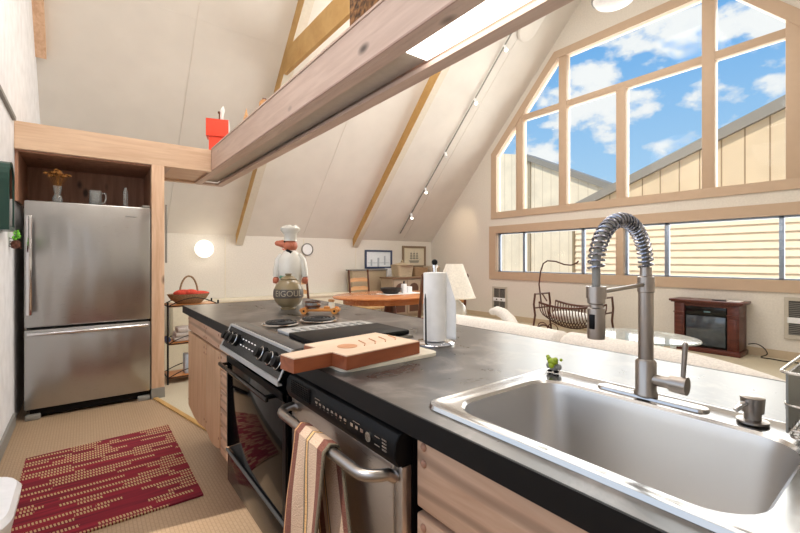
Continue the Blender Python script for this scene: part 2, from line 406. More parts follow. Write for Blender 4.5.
def thing(name, label, cat, loc=(0, 0, 0), rz=0, group=None, world=True):
    o = bpy.data.objects.new(name, None); C.objects.link(o); o.location = loc; o.rotation_euler = (0, 0, rz)
    o['label'] = label; o['category'] = cat; o.empty_display_size = 0.05
    if group: o['group'] = group
    if world and not rz: ROOTW[o.name] = Vector(loc)
    return o
def single(name, b, m, label, cat, loc=(0, 0, 0), group=None, kind=None, **k):
    """a thing that is one mesh, built in world coordinates, origin moved to loc"""
    L = Vector(loc)
    for v in b.b.verts: v.co -= L
    o = obj(name, b, m, None, **k); o.location = L; o['label'] = label; o['category'] = cat
    if group: o['group'] = group
    if kind: o['kind'] = kind
    return o
def struct(name, b, m, parent=None, **k):
    o = obj(name, b, m, parent, **k)
    if parent is None: o['kind'] = 'structure'
    return o
def dup(root, loc, rz=None, label=None, group=None):
    r = root.copy(); C.objects.link(r); r.location = loc
    if rz is not None: r.rotation_euler = (0, 0, rz)
    if label: r['label'] = label
    if group: r['group'] = group
    for ch in list(root.children):
        c = ch.copy(); C.objects.link(c); c.parent = r
        for g in list(ch.children):
            d = g.copy(); C.objects.link(d); d.parent = c
    return r
def text_bm(b, s, size, fn, depth=0.0):
    """letters as flat mesh in builder b; fn maps (u,v) to a 3D point"""
    cu = bpy.data.curves.new('t', 'FONT'); cu.body = s; cu.size = size; cu.align_x = 'CENTER'; cu.resolution_u = 3
    o = bpy.data.objects.new('t', cu); C.objects.link(o); dg = bpy.context.evaluated_depsgraph_get(); me = bpy.data.meshes.new_from_object(o.evaluated_get(dg))
    n0 = len(b.b.faces)
    vs_ = [b.b.verts.new(fn(v.co.x, v.co.y)) for v in me.vertices]
    for p in me.polygons:
        try: b.b.faces.new([vs_[i] for i in p.vertices])
        except ValueError: pass
    b._m2(n0)
    bpy.data.objects.remove(o); bpy.data.curves.remove(cu); bpy.data.meshes.remove(me); return b

# ------------------------------------------------------------ the setting
XL, XR, YF, YB = -0.42, 6.8, 7.60, -1.60
YC = 3.0
def roofz(y): return 1.65 + 1.045 * (YF - y) if y >= YC else 1.65 + 1.045 * (y - YB)
ZR = roofz(YC)
struct('floor', B().poly([(XL - .1, YB, 0), (0.74, YB, 0), (0.74, 2.95, 0), (0.49, 4.15, 0), (0.49, 5.0, 0), (XL - .1, 5.0, 0)], (0, 0, -0.12)), M_floor, smooth=False)
fc = B(); fc.poly([(0.742, YB, 0), (XR, YB, 0), (XR, YF, 0), (XL - .1, YF, 0), (XL - .1, 5.002, 0), (0.492, 5.002, 0), (0.492, 4.15, 0), (0.742, 2.951, 0)], (0, 0, -0.12))
struct('floor_living', fc, M_carpet, smooth=False)
struct('trim_1', B().poly([(0.47, 4.17, 0.001), (0.505, 4.17, 0.001), (0.76, 2.95, 0.001), (0.725, 2.95, 0.001)], (0, 0, 0.010)), M_raft)
# window openings in the gable wall (x = XR)
low = [(5.60, 0.95), (0.40, 0.95), (0.40, 1.78), (5.60, 1.78)]
up_out = [(5.70, 2.07), (0.26, 2.07), (0.26, 3.43), (1.725, 5.0), (4.235, 5.0), (5.70, 3.43)]
up_in = [(5.56, 2.20), (0.40, 2.20), (0.40, 3.37), (1.785, 4.86), (4.175, 4.86), (5.56, 3.37)]
up_hole = [(5.60, 2.16), (0.36, 2.16), (0.36, 3.39), (1.765, 4.90), (4.195, 4.90), (5.60, 3.39)]
gable = [(YB, -0.1), (YF, -0.1), (YF, 1.65), (YC, ZR), (YB, 1.65)]
W3 = lambda l, x: [(x, a, c) for a, c in l]
struct('wall_right', B().holed([W3(gable, XR), W3(low, XR), W3(up_hole, XR)], (0.16, 0, 0)), M_wall, smooth=False)
# left gable wall with an unseen window added beside the camera for fill light
added_winL = [(-0.3, 0.95), (2.3, 0.95), (2.3, 2.5), (-0.3, 2.5)]
struct('wall_left', B().holed([W3(gable, XL), W3(added_winL, XL)], (-0.14, 0, 0)), M_wallL, smooth=False)
struct('wall_far', B().box(XL - .14, XR + .16, YF, YF + .14, -0.1, 1.72), M_wall, smooth=False)
struct('wall_back', B().box(XL - .14, XR + .16, YB - .14, YB, -0.1, 1.72), M_wall, smooth=False)
rf = B()
t_ = 0.16
rf.poly([(XL - .14, YF + .14, 1.65 - .146), (XL - .14, YC, ZR), (XL - .14, YB - .14, 1.65 - .146), (XL - .14, YB - .14, 1.65 + t_), (XL - .14, YC, ZR + .24), (XL - .14, YF + .14, 1.65 + t_)], (XR - XL + .3, 0, 0))
struct('ceiling', rf, M_ceil, smooth=False)
struct('baseboard_right', B().box(XR - .018, XR, YB, YF, 0, 0.10), M_base)
struct('baseboard_left', B().box(XL, XL + .016, YB, 4.12, 0, 0.09), M_gray)
struct('trim_2', B().box(XL, XL + .02, YB, 4.10, 2.235, 2.262), M_gray)
# seams between the ceiling boards
def roof_pt(x, y, off=0.0):
    n = Vector((0, -1.045, -1)).normalized(); return Vector((x, y, roofz(y))) + n * off
def window(name, outer, inner, x, d, mull, mat, alu=None):
    r = bpy.data.objects.new(name, None); C.objects.link(r); r.location = (x, outer[0][0], outer[0][1]); r['kind'] = 'structure'
    ROOTW[r.name] = Vector(r.location)
    obj('window_frame', B().holed([W3(outer, x - d), W3(inner, x - d)], (d + 0.13, 0, 0)), mat, r, smooth=False)
    for (y0, y1, z0, z1) in mull:
        obj('mullion', B().box(x - 0.01, x + .12, y0, y1, z0, z1, 0.006), mat, r)
    if name == 'window_1': obj('transom', B().box(x - 0.004, x + .11, *trans, 0.006), mat, r)
    for (y0, y1, z0, z1) in (alu or []):
        obj('sash_bar', B().box(x + .045, x + .085, y0, y1, z0, z1, 0.003), M_alu, r)
    ctr_ = (sum(a for a, c in inner) / len(inner), sum(c for a, c in inner) / len(inner))
    obj('glass_pane', B().poly(W3([(a + (.012 if a > ctr_[0] else -.012), c + (.012 if c > ctr_[1] else -.012)) for a, c in inner], x + .06), (0.006, 0, 0)), M_glass, r, smooth=False)
    return r
mull = [(4.92, 5.08, 2.19, 4.05), (4.0, 4.15, 2.19, 4.87), (2.99, 3.14, 2.19, 3.96), (1.83, 1.98, 2.19, 4.87), (0.88, 1.12, 2.19, 4.14)]
trans = (0.93, 5.0, 3.94, 4.05)
window('window_1', up_out, up_in, XR, 0.022, mull, M_trim)
lo_out = [(5.75, 0.815), (0.25, 0.815), (0.25, 1.915), (5.75, 1.915)]
lo_in = [(5.58, 0.965), (0.42, 0.965), (0.42, 1.765), (5.58, 1.765)]
alu = [(5.50, 5.56, .965, 1.765), (4.90, 4.955, .965, 1.765), (3.69, 3.75, .965, 1.765), (2.40, 2.46, .965, 1.765), (1.14, 1.19, .965, 1.765), (2.98, 3.02, .965, 1.765),
       (0.43, 5.57, 1.735, 1.764), (0.43, 5.57, .966, .985)]
window('window_2', lo_out, lo_in, XR, 0.022, [(3.03, 3.145, .955, 1.775)], M_trim, alu)
wl = [(-0.38, 0.87), (2.38, 0.87), (2.38, 2.58), (-0.38, 2.58)]
r3 = bpy.data.objects.new('added_window_3', None); C.objects.link(r3); r3.location = (XL, 1, .9); r3['kind'] = 'structure'; ROOTW[r3.name] = Vector(r3.location)  # unseen window, added to bring light onto the island front
obj('window_frame', B().holed([W3(wl, XL + .018), W3([(-.28, .97), (2.28, .97), (2.28, 2.48), (-.28, 2.48)], XL + .018)], (-.1, 0, 0)), M_trim, r3, smooth=False)
# rafters on the slope, with a collar tie
def rafter(name, x, wdt, dep, y0, y1, mats):
    b = B(); n = Vector((0, -1.045, -1)).normalized() * dep
    p0 = roof_pt(x, y0, -0.01); p1 = roof_pt(x, y1, -0.01)
    b.poly([p0, p1, p1 + n, (x, y0, (p0 + n).z - .02)], (wdt, 0, 0))
    o = struct(name, b, mats, smooth=False)
    for f in o.data.polygons: f.material_index = 0 if abs(f.normal.x) > .8 and f.center.x < x + .01 else 1
    return o
rafter('trim_3', 2.13, 0.12, 0.26, 7.58, 3.05, [M_raft, M_rafp])
rafter('trim_4', 4.54, 0.13, 0.26, 7.58, 3.05, [M_raft, M_rafp])
struct('trim_5', B().box(2.13, 2.18, 0.0, 6.2, 3.72, 4.03), M_raft, smooth=False)
rafter('trim_6', XL, 0.09, 0.14, 5.84, 3.05, [M_rafp, M_pineZ])
b = B()
for x in (1.05, 3.4, 5.9):
    b.cyl(roof_pt(x, 7.55, .002), roof_pt(x, 3.05, .002), .004, n=4)
b.cyl(roof_pt(XL, 5.3, .001), roof_pt(XR, 5.3, .001), .002, n=4)
struct('trim_7', b, M_ceil)
struct('trim_8', B().box(3.42, 3.435, YF - .006, YF, 0, 1.62).box(1.95, 1.96, YF - .004, YF, 0, 1.62).box(4.62, 4.63, YF - .004, YF, 0, 1.62), M_cream)

# ------------------------------------------------------------ outside
g = B().box(XR + .17, 60, -30, 45, -0.5, -0.4); single('yard_ground', g, pm('gravel', (176, 164, 148), 0.95), 'pale gravel yard outside between the houses', 'ground', (20, 5, -0.4), kind='structure')['kind'] = 'structure'
XA, XB = 14.0, 11.0
def yat(px, x):
    a = (px - 400) / 411.0; s, c = math.sin(YAW), math.cos(YAW); t = x / (s + a * c); return (c - a * s) * t, t
def zat(px, py, x):
    y, t = yat(px, x); return 1.22 - (py - 259.5) / 411 * t
ra = thing('neighbour_house', 'cream house with vertical siding and low gable seen through the left windows', 'house', (XA, yat(560, XA)[0], -.4))
P = lambda px, py, x: (x, yat(px, x)[0], zat(px, py, x))
yb0 = yat(480, XA)[0]
obj('wall', B().poly([(XA, yb0, -.4), (XA, yat(640, XA)[0], -.4), P(640, 200, XA), P(523, 155, XA), P(480, 152, XA)], (1.0, 0, 0)), M_vsid, ra, smooth=False)
obj('roof_edge', B().poly([P(640, 201, XA), P(523, 159, XA), P(519, 152, XA), P(640, 194, XA)], (1.2, 0, 0)), M_roofm, ra, smooth=False).location.x -= .12
obj('corner_post', B().box(XA - .05, XA + .05, yat(531, XA)[0], yat(528.5, XA)[0], -.4, zat(529, 158, XA)), pm('tan_trim', (176, 158, 130), .7), ra)
rb = thing('neighbour_garage', 'tan building with rising gable roof, board siding above and horizontal lap siding below', 'building', (XB, yat(680, XB)[0], -.4))
yl, yr = yat(576, XB)[0], yat(900, XB)[0]
def rl(px): return 193.5 - (px - 590) * 0.479
obj('gable_wall', B().poly([(XB, yat(583, XB)[0], 1.95), (XB, yat(860, XB)[0], 1.95), P(860, 64 + 6, XB), P(583, 204, XB)], (1.2, 0, 0)), M_vsid2, rb, smooth=False)
lp = B(); k = 0; z = -.4
while z < 2.0:
    lp.poly([(XB - .055, yl, z), (XB - .02, yl, z + .17), (XB, yl, z + .17), (XB, yl, z)], (0, yr - yl, 0)); z += .168
obj('lap_siding', lp, M_lap, rb, smooth=False)
obj('lower_wall', B().box(XB + .001, XB + 1.2, yr, yl, -.4, 1.95), M_lap, rb, smooth=False)
obj('corner_board', B().box(XB - .08, XB, yl, yl + .07, -.4, 2.02), pm('dark_tan_trim', (150, 130, 100), .7), rb)
obj('roof', B().poly([P(560, 219, XB), P(860, 72, XB), P(860, 58, XB), P(560, 212, XB)], (1.6, 0, 0)), M_roofm, rb, smooth=False).location.x -= .10

# ------------------------------------------------------------ refrigerator and its alcove
FX0, FX1, FY = -0.365, 0.455, 4.17
r = thing('refrigerator', 'stainless steel bottom-freezer refrigerator in the pine alcove', 'refrigerator', (.045, FY + .35, 0))
obj('body', B().box(FX0 + .01, FX1 - .01, FY + .06, FY + .66, .05, 1.655, .005), M_dgray, r)
dr = obj('upper_door', B().box(FX0, FX1, FY, FY + .055, .70, 1.67, .012), M_steelF, r)
fz = obj('freezer_door', B().box(FX0, FX1, FY, FY + .055, .078, .685, .012), M_steelF, r)
obj('door_handle', B().box(FX0 + .015, FX0 + .05, FY - .055, FY - .035, .80, 1.55, .006).box(FX0 + .022, FX0 + .043, FY - .036, FY + .001, .82, .85).box(FX0 + .022, FX0 + .043, FY - .036, FY + .001, 1.50, 1.53), M_chrome, dr)
hb = B(); pts = [(FX0 + .02 + (FX1 - FX0 - .04) * i / 16, FY - .03 - .025 * math.sin(PI * i / 16), .655) for i in range(17)]
hb.tube(pts, .014, 10); obj('freezer_handle', hb, M_chrome, fz)
obj('badge', B().box(.27, .35, FY - .003, FY + .001, 1.578, 1.588), M_chrome, dr)
obj('hinge_cover', B().box(FX1 - .06, FX1 - .005, FY + .01, FY + .08, 1.67, 1.69, .004), M_gray, r)
obj('base_grille', B().box(FX0 + .03, FX1 - .03, FY + .03, FY + .06, .02, .076), M_blkpl, r)
for x in (FX0 + .005, FX1 - .095): obj('foot', B().box(x, x + .09, FY - .012, FY + .06, 0.0, .04, .008), M_gray, r)

r = thing('fridge_alcove_cabinet', 'pale pine surround with open top shelf above the refrigerator', 'cabinet', (.05, 4.5, 0))
obj('post', B().box(.462, .56, FY, FY + .09, 0, 2.05, .003), M_pineZ, r)
obj('side_panel', B().box(.468, .488, FY + .09, 4.90, 0, 2.05), M_alc, r)
obj('side_panel', B().box(XL + .002, XL + .02, FY + .03, 4.90, 1.66, 2.05), M_alc, r)
obj('back_panel', B().box(XL + .02, .468, 4.86, 4.88, .02, 2.05), M_alc, r)
obj('shelf_top', B().box(XL + .02, .468, FY + .03, 4.86, 2.035, 2.05), M_alc, r)
obj('metal_strip', B().box(.572, .584, FY + .02, FY + .05, 1.19, 1.71), M_gray, r, label='grey metal strip on the post')
obj('plinth', B().box(.46, .563, FY - .008, FY + .09, 0, .09), M_gray, r)

# ------------------------------------------------------------ overhead soffit beams
BZ0, BZ1 = 2.05, 2.255
SX0, SX1, SYE = 0.95, 1.245, 4.98
r = thing('alcove_beam', 'pale pine boxed beam with dark knots running over the refrigerator', 'beam', (.25, 4.5, BZ0))
obj('face_board', B().box(XL + .002, SX0 - .002, FY - .001, FY + .028, BZ0, BZ1), M_pine, r)
obj('top_deck', B().box(XL + .002, SX0 - .03, FY + .028, SYE, BZ1 - .035, BZ1 - .012), M_pine, r)
obj('rail', B().box(.57, SX0 - .002, FY + .029, FY + .07, BZ0 + .002, BZ0 + .028), M_pine, r)
obj('rail', B().box(.57, SX0 - .002, SYE - .07, SYE, BZ0 + .002, BZ0 + .028), M_pine, r)
obj('stile', B().box(.57, .62, FY + .071, SYE - .071, BZ0 + .002, BZ0 + .028), M_pineY, r)
obj('inset_panel', B().box(.62, SX0 - .003, FY + .071, SYE - .071, BZ0 + .022, BZ0 + .032), M_pine, r)
r = thing('light_soffit', 'long pickled pine soffit box over the island with a lit underside', 'soffit', (1.1, 2, BZ0))
obj('side_board', B().box(SX0, SX0 + .022, -.85, SYE, BZ0 + .001, BZ1), M_pineY, r)
obj('side_board', B().box(SX1 - .022, SX1, -.85, SYE, BZ0 + .001, BZ1), M_pineY, r)
obj('edge_strip', B().box(SX0 - .006, SX0 + .03, -.85, FY - .01, BZ1 + .001, BZ1 + .012), M_cherry if False else M_pineY, r)
obj('dark_arris_strip', B().box(SX0 - .005, SX0, -.85, FY - .03, BZ0 + .001, BZ0 + .012, .002), wood('arris_shade_pine', (176, 146, 132), (156, 126, 112), (12, 1, 12), knots=False), r)  # added dark strip paints the shaded line between soffit face and underside
obj('bottom_board', B().box(SX0 + .0221, 1.02, -.85, SYE, BZ0, BZ0 + .02), M_pineY, r)
obj('bottom_board', B().box(1.175, SX1 - .0221, -.85, SYE, BZ0, BZ0 + .02), M_pineY, r)
obj('end_board', B().box(1.0201, 1.1749, SYE - .09, SYE, BZ0, BZ0 + .02), M_pineY, r)
obj('recess_panel', B().box(1.0, 1.19, 1.345, SYE - .03, BZ0 + .045, BZ0 + .06), pm('grey_wash_panel', (196, 184, 172), .6), r)
obj('top_deck', B().box(SX0 + .022, SX1 - .022, -.85, SYE, BZ1 - .035, BZ1 - .0195), M_pineY, r)
obj('light_diffuser', B().box(1.021, 1.174, -.8, 1.34, BZ0 + .03, BZ0 + .04), M_tube, r, label='white lit diffuser panel')

# ------------------------------------------------------------ island
CX0, CX1, CY0, CY1, CZ = 0.515, 1.385, -0.95, 3.04, 0.914
ct = thing('countertop', 'black slate-look countertop running the length of the island', 'countertop', (.95, 1.05, .86))
# openings: sink cut-out and the cooktop cut-out
outer = [(CX0 + .004, CY0), (CX1, CY0), (CX1, CY1), (CX0 + .004, CY1)]
sinkh = [(.585, .09), (.945, .09), (.945, .622), (.585, .622)]
stov = [(.5151 + .03, 1.25), (1.03, 1.25), (1.03, 1.945), (.5151 + .03, 1.945)]
Z3 = lambda l, z: [(a, c, z) for a, c in l]
outer = [(CX0 + .004, CY0), (CX1, CY0), (CX1, CY1), (CX0 + .004, CY1), (CX0 + .004, 1.945), (1.03, 1.945), (1.03, 1.25), (CX0 + .004, 1.25)]
obj('top_slab', B().holed([Z3(outer, CZ), Z3(sinkh, CZ)], (0, 0, -.03)), M_counter, ct, smooth=False)
obj('front_edge', B().box(CX0, CX0 + .02, CY0, 1.248, CZ - .046, CZ - .0005), M_cedge, ct)
obj('front_edge', B().box(CX0, CX0 + .02, 1.947, CY1, CZ - .046, CZ - .0005), M_cedge, ct)
obj('end_edge', B().box(CX0, CX1, CY1 + .0005, CY1 + .012, CZ - .046, CZ - .0005), M_cedge, ct)
obj('back_edge', B().box(CX1 + .0005, CX1 + .012, CY0, CY1, CZ - .046, CZ - .0005), M_cedge, ct)

def pegs(parent, x, pts, r=.007):
    for (y, z) in pts: obj('wooden_peg', B().ball((x, y, z), r, .5, 1, 1, 6), M_alc, parent)
KZ = .22
c = thing('drawer_door_cabinet', 'pine base cabinet with two drawers over two scalloped doors at the far island end', 'cabinet', (.8, 2.5, 0))
obj('carcass', B().box(.565, 1.30, 1.96, 3.0, KZ, .868), M_alc, c)  # darker wood puts the shade of the gaps between fronts into the colour
obj('toe_kick', B().box(.70, 1.28, 1.98, 2.97, 0, KZ), M_cabZ, c)
for y0, y1 in ((2.52, 2.995), (2.20, 2.51)):
    d = obj('drawer', B().box(.54, .564, y0, y1, .762, .864, .004), M_cabY, c); pegs(d, .54, [(y0 + .02, .78), (y0 + .02, .835), (y1 - .02, .78), (y1 - .02, .835)])
    n = 10; bot = [(.54, y0 + (y1 - y0) * i / n, .235 - .03 * math.sin(PI * i / n) + .03) for i in range(n + 1)]
    d = obj('door', B().poly([(.54, y1, .748), (.54, y0, .748)] + bot, (.024, 0, 0)), M_cabZ, c, bevel=.003); pegs(d, .54, [(y0 + .02, .72), (y0 + .02, .69), (y1 - .02, .72), (y1 - .02, .69), (y0 + .02, .31), (y1 - .02, .31)])
zz = [.864, .755, .665, .57, .475, .38, .24]
for z1, z0 in zip(zz, zz[1:]):
    d = obj('drawer', B().box(.54, .564, 1.965, 2.19, z0 + .008, z1, .004), M_cabY, c); pegs(d, .54, [(1.985, (z0 + z1) / 2 + .02), (2.17, (z0 + z1) / 2 + .02)])
c = thing('sink_base_cabinet', 'pine sink cabinet with pegged horizontal fronts at the near end of the island', 'cabinet', (.8, 0, 0))
obj('carcass', B().holed([Z3([(.566, CY0 + .02), (1.30, CY0 + .02), (1.30, .655), (.566, .655)], .868), Z3([(.58, .05), (1.0, .05), (1.0, .635), (.58, .635)], .868)], (0, 0, -.22)), M_alc, c, smooth=False)
obj('carcass_base', B().box(.566, 1.30, CY0 + .02, .655, .2, .637), M_alc, c)
obj('toe_kick', B().box(.66, 1.28, CY0 + .05, .64, 0, .2), M_cabY, c)
for z0, z1 in ((.716, .865), (.50, .703), (.225, .49)):
    for y0, y1 in ((-.10, .648), (-.90, -.11)):
        d = obj('drawer', B().box(.54, .565, y0, y1, z0, z1, .004), M_cabY, c); pegs(d, .539, [(y1 - .022, z1 - .022), (y1 - .022, z1 - .055), (y0 + .022, z1 - .022), (y0 + .022, z1 - .055)], .0085)
single('island_back_panel', B().box(1.305, 1.325, CY0 + .02, 3.0, 0, .858), M_cabZ, 'pine panel closing the living room side of the island', 'panel', (1.315, 1, 0))

# range
RY0, RY1 = 1.252, 1.943
r = thing('range', 'black slide-in electric range with knobs and oven door between cabinets', 'range', (.75, 1.6, 0))
obj('body', B().box(.53, 1.02, RY0, RY1, .22, .905), M_black, r)
ox = .508
d = obj('oven_door', B().box(ox, .53, RY0 + .005, RY1 - .005, .385, .79, .004), M_dkglass, r)
obj('door_trim', B().box(ox - .003, ox + .001, RY0 + .005, RY0 + .03, .385, .79).box(ox - .003, ox + .001, RY1 - .02, RY1 - .005, .385, .79).box(ox - .003, ox + .001, RY0 + .005, RY1 - .005, .765, .79), M_blkpl, d)
hb = B().box(ox - .042, ox - .030, 1.33, 1.93, .752, .768, .004)
for y in (1.35, 1.90): hb.box(ox - .034, ox, y, y + .015, .755, .766)
obj('oven_handle', hb, M_gray if False else M_black, d)
obj('storage_drawer', B().box(ox, .53, RY0 + .005, RY1 - .005, .23, .375, .004), M_black, r)
obj('drawer_lip', B().box(ox - .008, ox, RY0 + .005, RY1 - .005, .366, .376, .002), M_dgray, r)
obj('plinth', B().box(.64, 1.0, RY0 + .01, RY1 - .01, 0, .22), M_blkpl, r)
# slanted control panel
pa, pb = Vector((.482, 0, .835)), Vector((.528, 0, .928)); pn = Vector((-(pb - pa).z, 0, (pb - pa).x)).normalized()
cp = obj('control_panel', B().poly([(pa.x, RY0, pa.z), (pb.x, RY0, pb.z), (.56, RY0, .928), (.56, RY0, .82), (.50, RY0, .82)], (0, RY1 - RY0, 0)), M_black, r, smooth=False)
f = B()
for y in (RY0, RY1 - .009): f.poly([(pa.x - .004, y, pa.z - .002), (pb.x - .004, y, pb.z + .002), (pb.x + .002, y, pb.z - .002), (pa.x + .004, y, pa.z - .006)], (0, .009, 0))
f.poly([(pb.x - .004, RY0, pb.z - .008), (pb.x - .004, RY0, pb.z + .002), (pb.x + .03, RY0, pb.z + .002), (pb.x + .03, RY0, pb.z - .004)], (0, RY1 - RY0, 0))
f.poly([(pa.x - .005, RY0, pa.z - .012), (pa.x - .005, RY0, pa.z + .006), (pa.x + .01, RY0, pa.z + .004), (pa.x + .01, RY0, pa.z - .012)], (0, RY1 - RY0, 0))
obj('panel_trim', f, pm('silver_trim_paint', (176, 174, 170), .35), cp)
pc = (pa + pb) / 2
for y in (1.905, 1.85, 1.79, 1.47, 1.375, 1.30):
    q0 = Vector((pc.x, y, pc.z)); kb = B().cyl(q0, q0 + pn * .008, .026, n=20).cyl(q0 + pn * .008, q0 + pn * .028, .020, .017, n=20)
    kk = obj('knob', kb, M_blkpl, cp); obj('knob_ring', B().tube([q0 + pn * .010 + Vector((0, math.cos(a), 0)) * .022 + (pb - pa).normalized() * math.sin(a) * .022 for a in [i * PI / 10 for i in range(20)]], .0022, 5, closed=True), M_silver, kk)
mk = B()
for i in range(5):
    for j in range(2): mk.b.faces.new([mk.b.verts.new(Vector((pc.x, 1.56 + i * .036 + dy, pc.z)) + (pb - pa).normalized() * (dz + j * .024 - .01) + pn * .001) for dy, dz in ((0, 0), (.018, 0), (.018, .004), (0, .004))])
obj('panel_markings', mk, M_white, cp)
# cooktop
tp = obj('cooktop', B().box(.53, 1.025, RY0, RY1, .905, .925, .004), brushed('cooktop_steel', (150, 148, 146), .3, (1, 1, 1)), r)
obj('front_rim', B().box(.532, .59, RY0, RY1, .925, .934, .004), pm('charcoal_enamel', (74, 72, 70), .3), tp)
v = B().box(.62, 1.02, 1.505, 1.63, .9255, .938, .004)
M_vent = pm('grey_vent_paint', (176, 174, 170), .45)
obj('vent_grille', v, M_vent, tp)
v = B()
for i in range(9): v.box(.66 + i * .038, .675 + i * .038, 1.525, 1.58, .938, .941)
obj('vent_slats', v, M_gray, tp)
obj('griddle', B().box(.61, 1.015, 1.262, 1.49, .9255, .944, .005), M_blkpl, tp)
for x, y, rr in ((.70, 1.80, .070), (.885, 1.80, .080)):
    cb = B(); n = 90; pts = [(x + (rr * (.2 + .8 * i / n)) * math.cos(i * 8 * PI / n), y + (rr * (.2 + .8 * i / n)) * math.sin(i * 8 * PI / n), .938) for i in range(n + 1)]
    cb.tube(pts, .0048, 6); bu = obj('burner_coil', cb, M_blkm, tp)
    obj('drip_bowl', B().lathe([(rr + .012, .931), (rr + .006, .9335), (rr - .004, .928), (.01, .9265)], (x, y, 0)), M_chrome, bu)

# dishwasher
DY0, DY1 = .668, 1.236
r = thing('dishwasher', 'stainless dishwasher with black control panel and curved bar handle', 'dishwasher', (.75, .95, 0))
obj('body', B().box(.546, 1.1, DY0, DY1, .2, .86), M_blkpl, r)
dx = .515
d = obj('door', B().box(dx, .545, DY0 + .03, DY1 - .004, .24, .79, .004), M_steelD, r)
obj('door_side_trim', B().box(dx + .004, .545, DY0 + .002, DY0 + .029, .24, .79, .003), M_steelD, d)
p = obj('control_panel', B().poly([(.508, DY0, .793), (.498, DY0, .815), (.500, DY0, .845), (.510, DY0, .860), (.53, DY0, .866), (.545, DY0, .866), (.545, DY0, .793)], (0, DY1 - DY0, 0)), M_blkpl, r, bevel=.003)
mk = B()
def flat(bb, x, y0, y1, z0, z1): bb.b.faces.new([bb.b.verts.new(v) for v in ((x, y0, z0), (x, y1, z0), (x, y1, z1), (x, y0, z1))])
for i in range(8): flat(mk, .4972, 1.015 - i * .022, 1.027 - i * .022, .830, .836)
for i in range(8): flat(mk, .4972, 1.018 - i * .022, 1.023 - i * .022, .824, .826)
for i in range(3): flat(mk, .4972, .83 - i * .022, .842 - i * .022, .828, .836)
for i in range(4): flat(mk, .4972, .695, .712, .818 + i * .007, .8215 + i * .007)
flat(mk, .4972, .72, .74, .838, .840); flat(mk, .4972, .72, .74, .820, .822); flat(mk, .4972, 1.0, 1.03, .842, .844); flat(mk, .4972, .80, .83, .842, .844)
obj('panel_markings', mk, M_silver, p)
obj('start_button', B().cyl((.499, .762, .829), (.494, .762, .829), .011, n=16), M_silver, p)
gr = B()
for i in range(7): gr.box(.494, .499, 1.06, 1.19, .818 + i * .006, .8205 + i * .006)
obj('vent_grille', gr, M_blkpl, p)
HX, HZ = .452, .775
ha = [(dx, 1.195, HZ - .012)] + [(dx - (dx - HX) * math.sin(i * PI / 12), 1.195 - .05 * (1 - math.cos(i * PI / 12)), HZ) for i in range(1, 7)] + [(HX, 1.0, HZ), (HX, .85, HZ)] + [(dx - (dx - HX) * math.sin(i * PI / 12), .69 + .05 * (1 - math.cos(i * PI / 12)), HZ) for i in range(6, 0, -1)] + [(dx, .69, HZ - .012)]
obj('bar_handle', B().tube(ha, .0125, 14), M_nick, d)
obj('kick_plate', B().box(.62, 1.1, DY0, DY1, 0, .2), M_blkpl, r)
# towel over the handle
def tw(u, v):
    L = v * 0.98; h0 = .40
    if L < .30:                       # back fall, behind the bar
        x = HX + .020 + .006 * math.sin(u * 9); z = HZ - .30 + L; sh = -.075 * (1 - L / .30) ; wd = .8
    elif L < .36:
        a = (L - .30) / .06 * PI; x = HX + .020 * math.cos(a); z = HZ + .019 * math.sin(a); sh = 0; wd = .8
    else:
        k = (L - .36); x = HX - .020 - .010 * math.sin(u * 7 + k * 5) * min(1, k * 6) - k * .02; z = HZ - k; sh = .13 * k; wd = .8 + k * .25
    y = 1.01 - u * .205 * wd + sh
    return (x, y, z - (.03 * u if L >= .36 else 0) * min(1, max(0, L - .36) * 4))
tb = B().grid(tw, 18, 44)
single('dish_towel', tb, M_towel, 'cream terry towel with rust and gold stripes over the dishwasher handle', 'towel', (HX, .95, .4), solid=.006)

# sink
def rrect(x0, x1, y0, y1, r_, n=6):
    out = []
    for cx, cy, a0 in ((x1 - r_, y1 - r_, 0), (x0 + r_, y1 - r_, PI / 2), (x0 + r_, y0 + r_, PI), (x1 - r_, y0 + r_, 3 * PI / 2)):
        for i in range(n + 1):
            a = a0 + PI / 2 * i / n; out.append((cx + r_ * math.cos(a), cy + r_ * math.sin(a)))
    return out
def loft(b, loops, cap=True):
    rings = [[b.b.verts.new(p) for p in lp] for lp in loops]; n = len(rings[0])
    for a, c2 in zip(rings, rings[1:]):
        for k in range(n): b.b.faces.new((a[k], a[(k + 1) % n], c2[(k + 1) % n], c2[k]))
    if cap: b.b.faces.new(rings[-1])
    return b
sk = thing('kitchen_sink', 'wide stainless steel drop-in sink with rounded single basin', 'sink', (.79, .25, .9))
SY0, SY1 = -.20, .655
L3 = lambda l, z: [(a, c_, z) for a, c_ in l]
rimb = loft(B(), [L3(rrect(.560, 1.020, SY0, SY1, .035), .9145), L3(rrect(.563, 1.017, SY0 + .003, SY1 - .003, .033), .922), L3(rrect(.572, 1.008, SY0 + .012, SY1 - .012, .03), .9225),
                  L3(rrect(.578, 1.002, SY0 + .018, SY1 - .018, .03), .9195), L3(rrect(.592, .935, .120, .612, .07), .9195), L3(rrect(.597, .930, .125, .607, .068), .914)], cap=False)
obj('rim', rimb, M_rim, sk)
bas = loft(B(), [L3(rrect(.597, .930, .125, .607, .068), .914), L3(rrect(.602, .925, .130, .602, .066), .89), L3(rrect(.610, .917, .138, .594, .07), .76), L3(rrect(.618, .909, .146, .586, .075), .735), L3(rrect(.64, .887, .168, .564, .07), .722), L3(rrect(.70, .82, .24, .46, .05), .719)])
obj('basin', bas, M_steelS, sk)
obj('drain', B().lathe([(.055, .722), (.05, .7235), (.035, .7205), (.03, .712), (0, .711)], (.80, .34, 0)), M_chrome, sk)
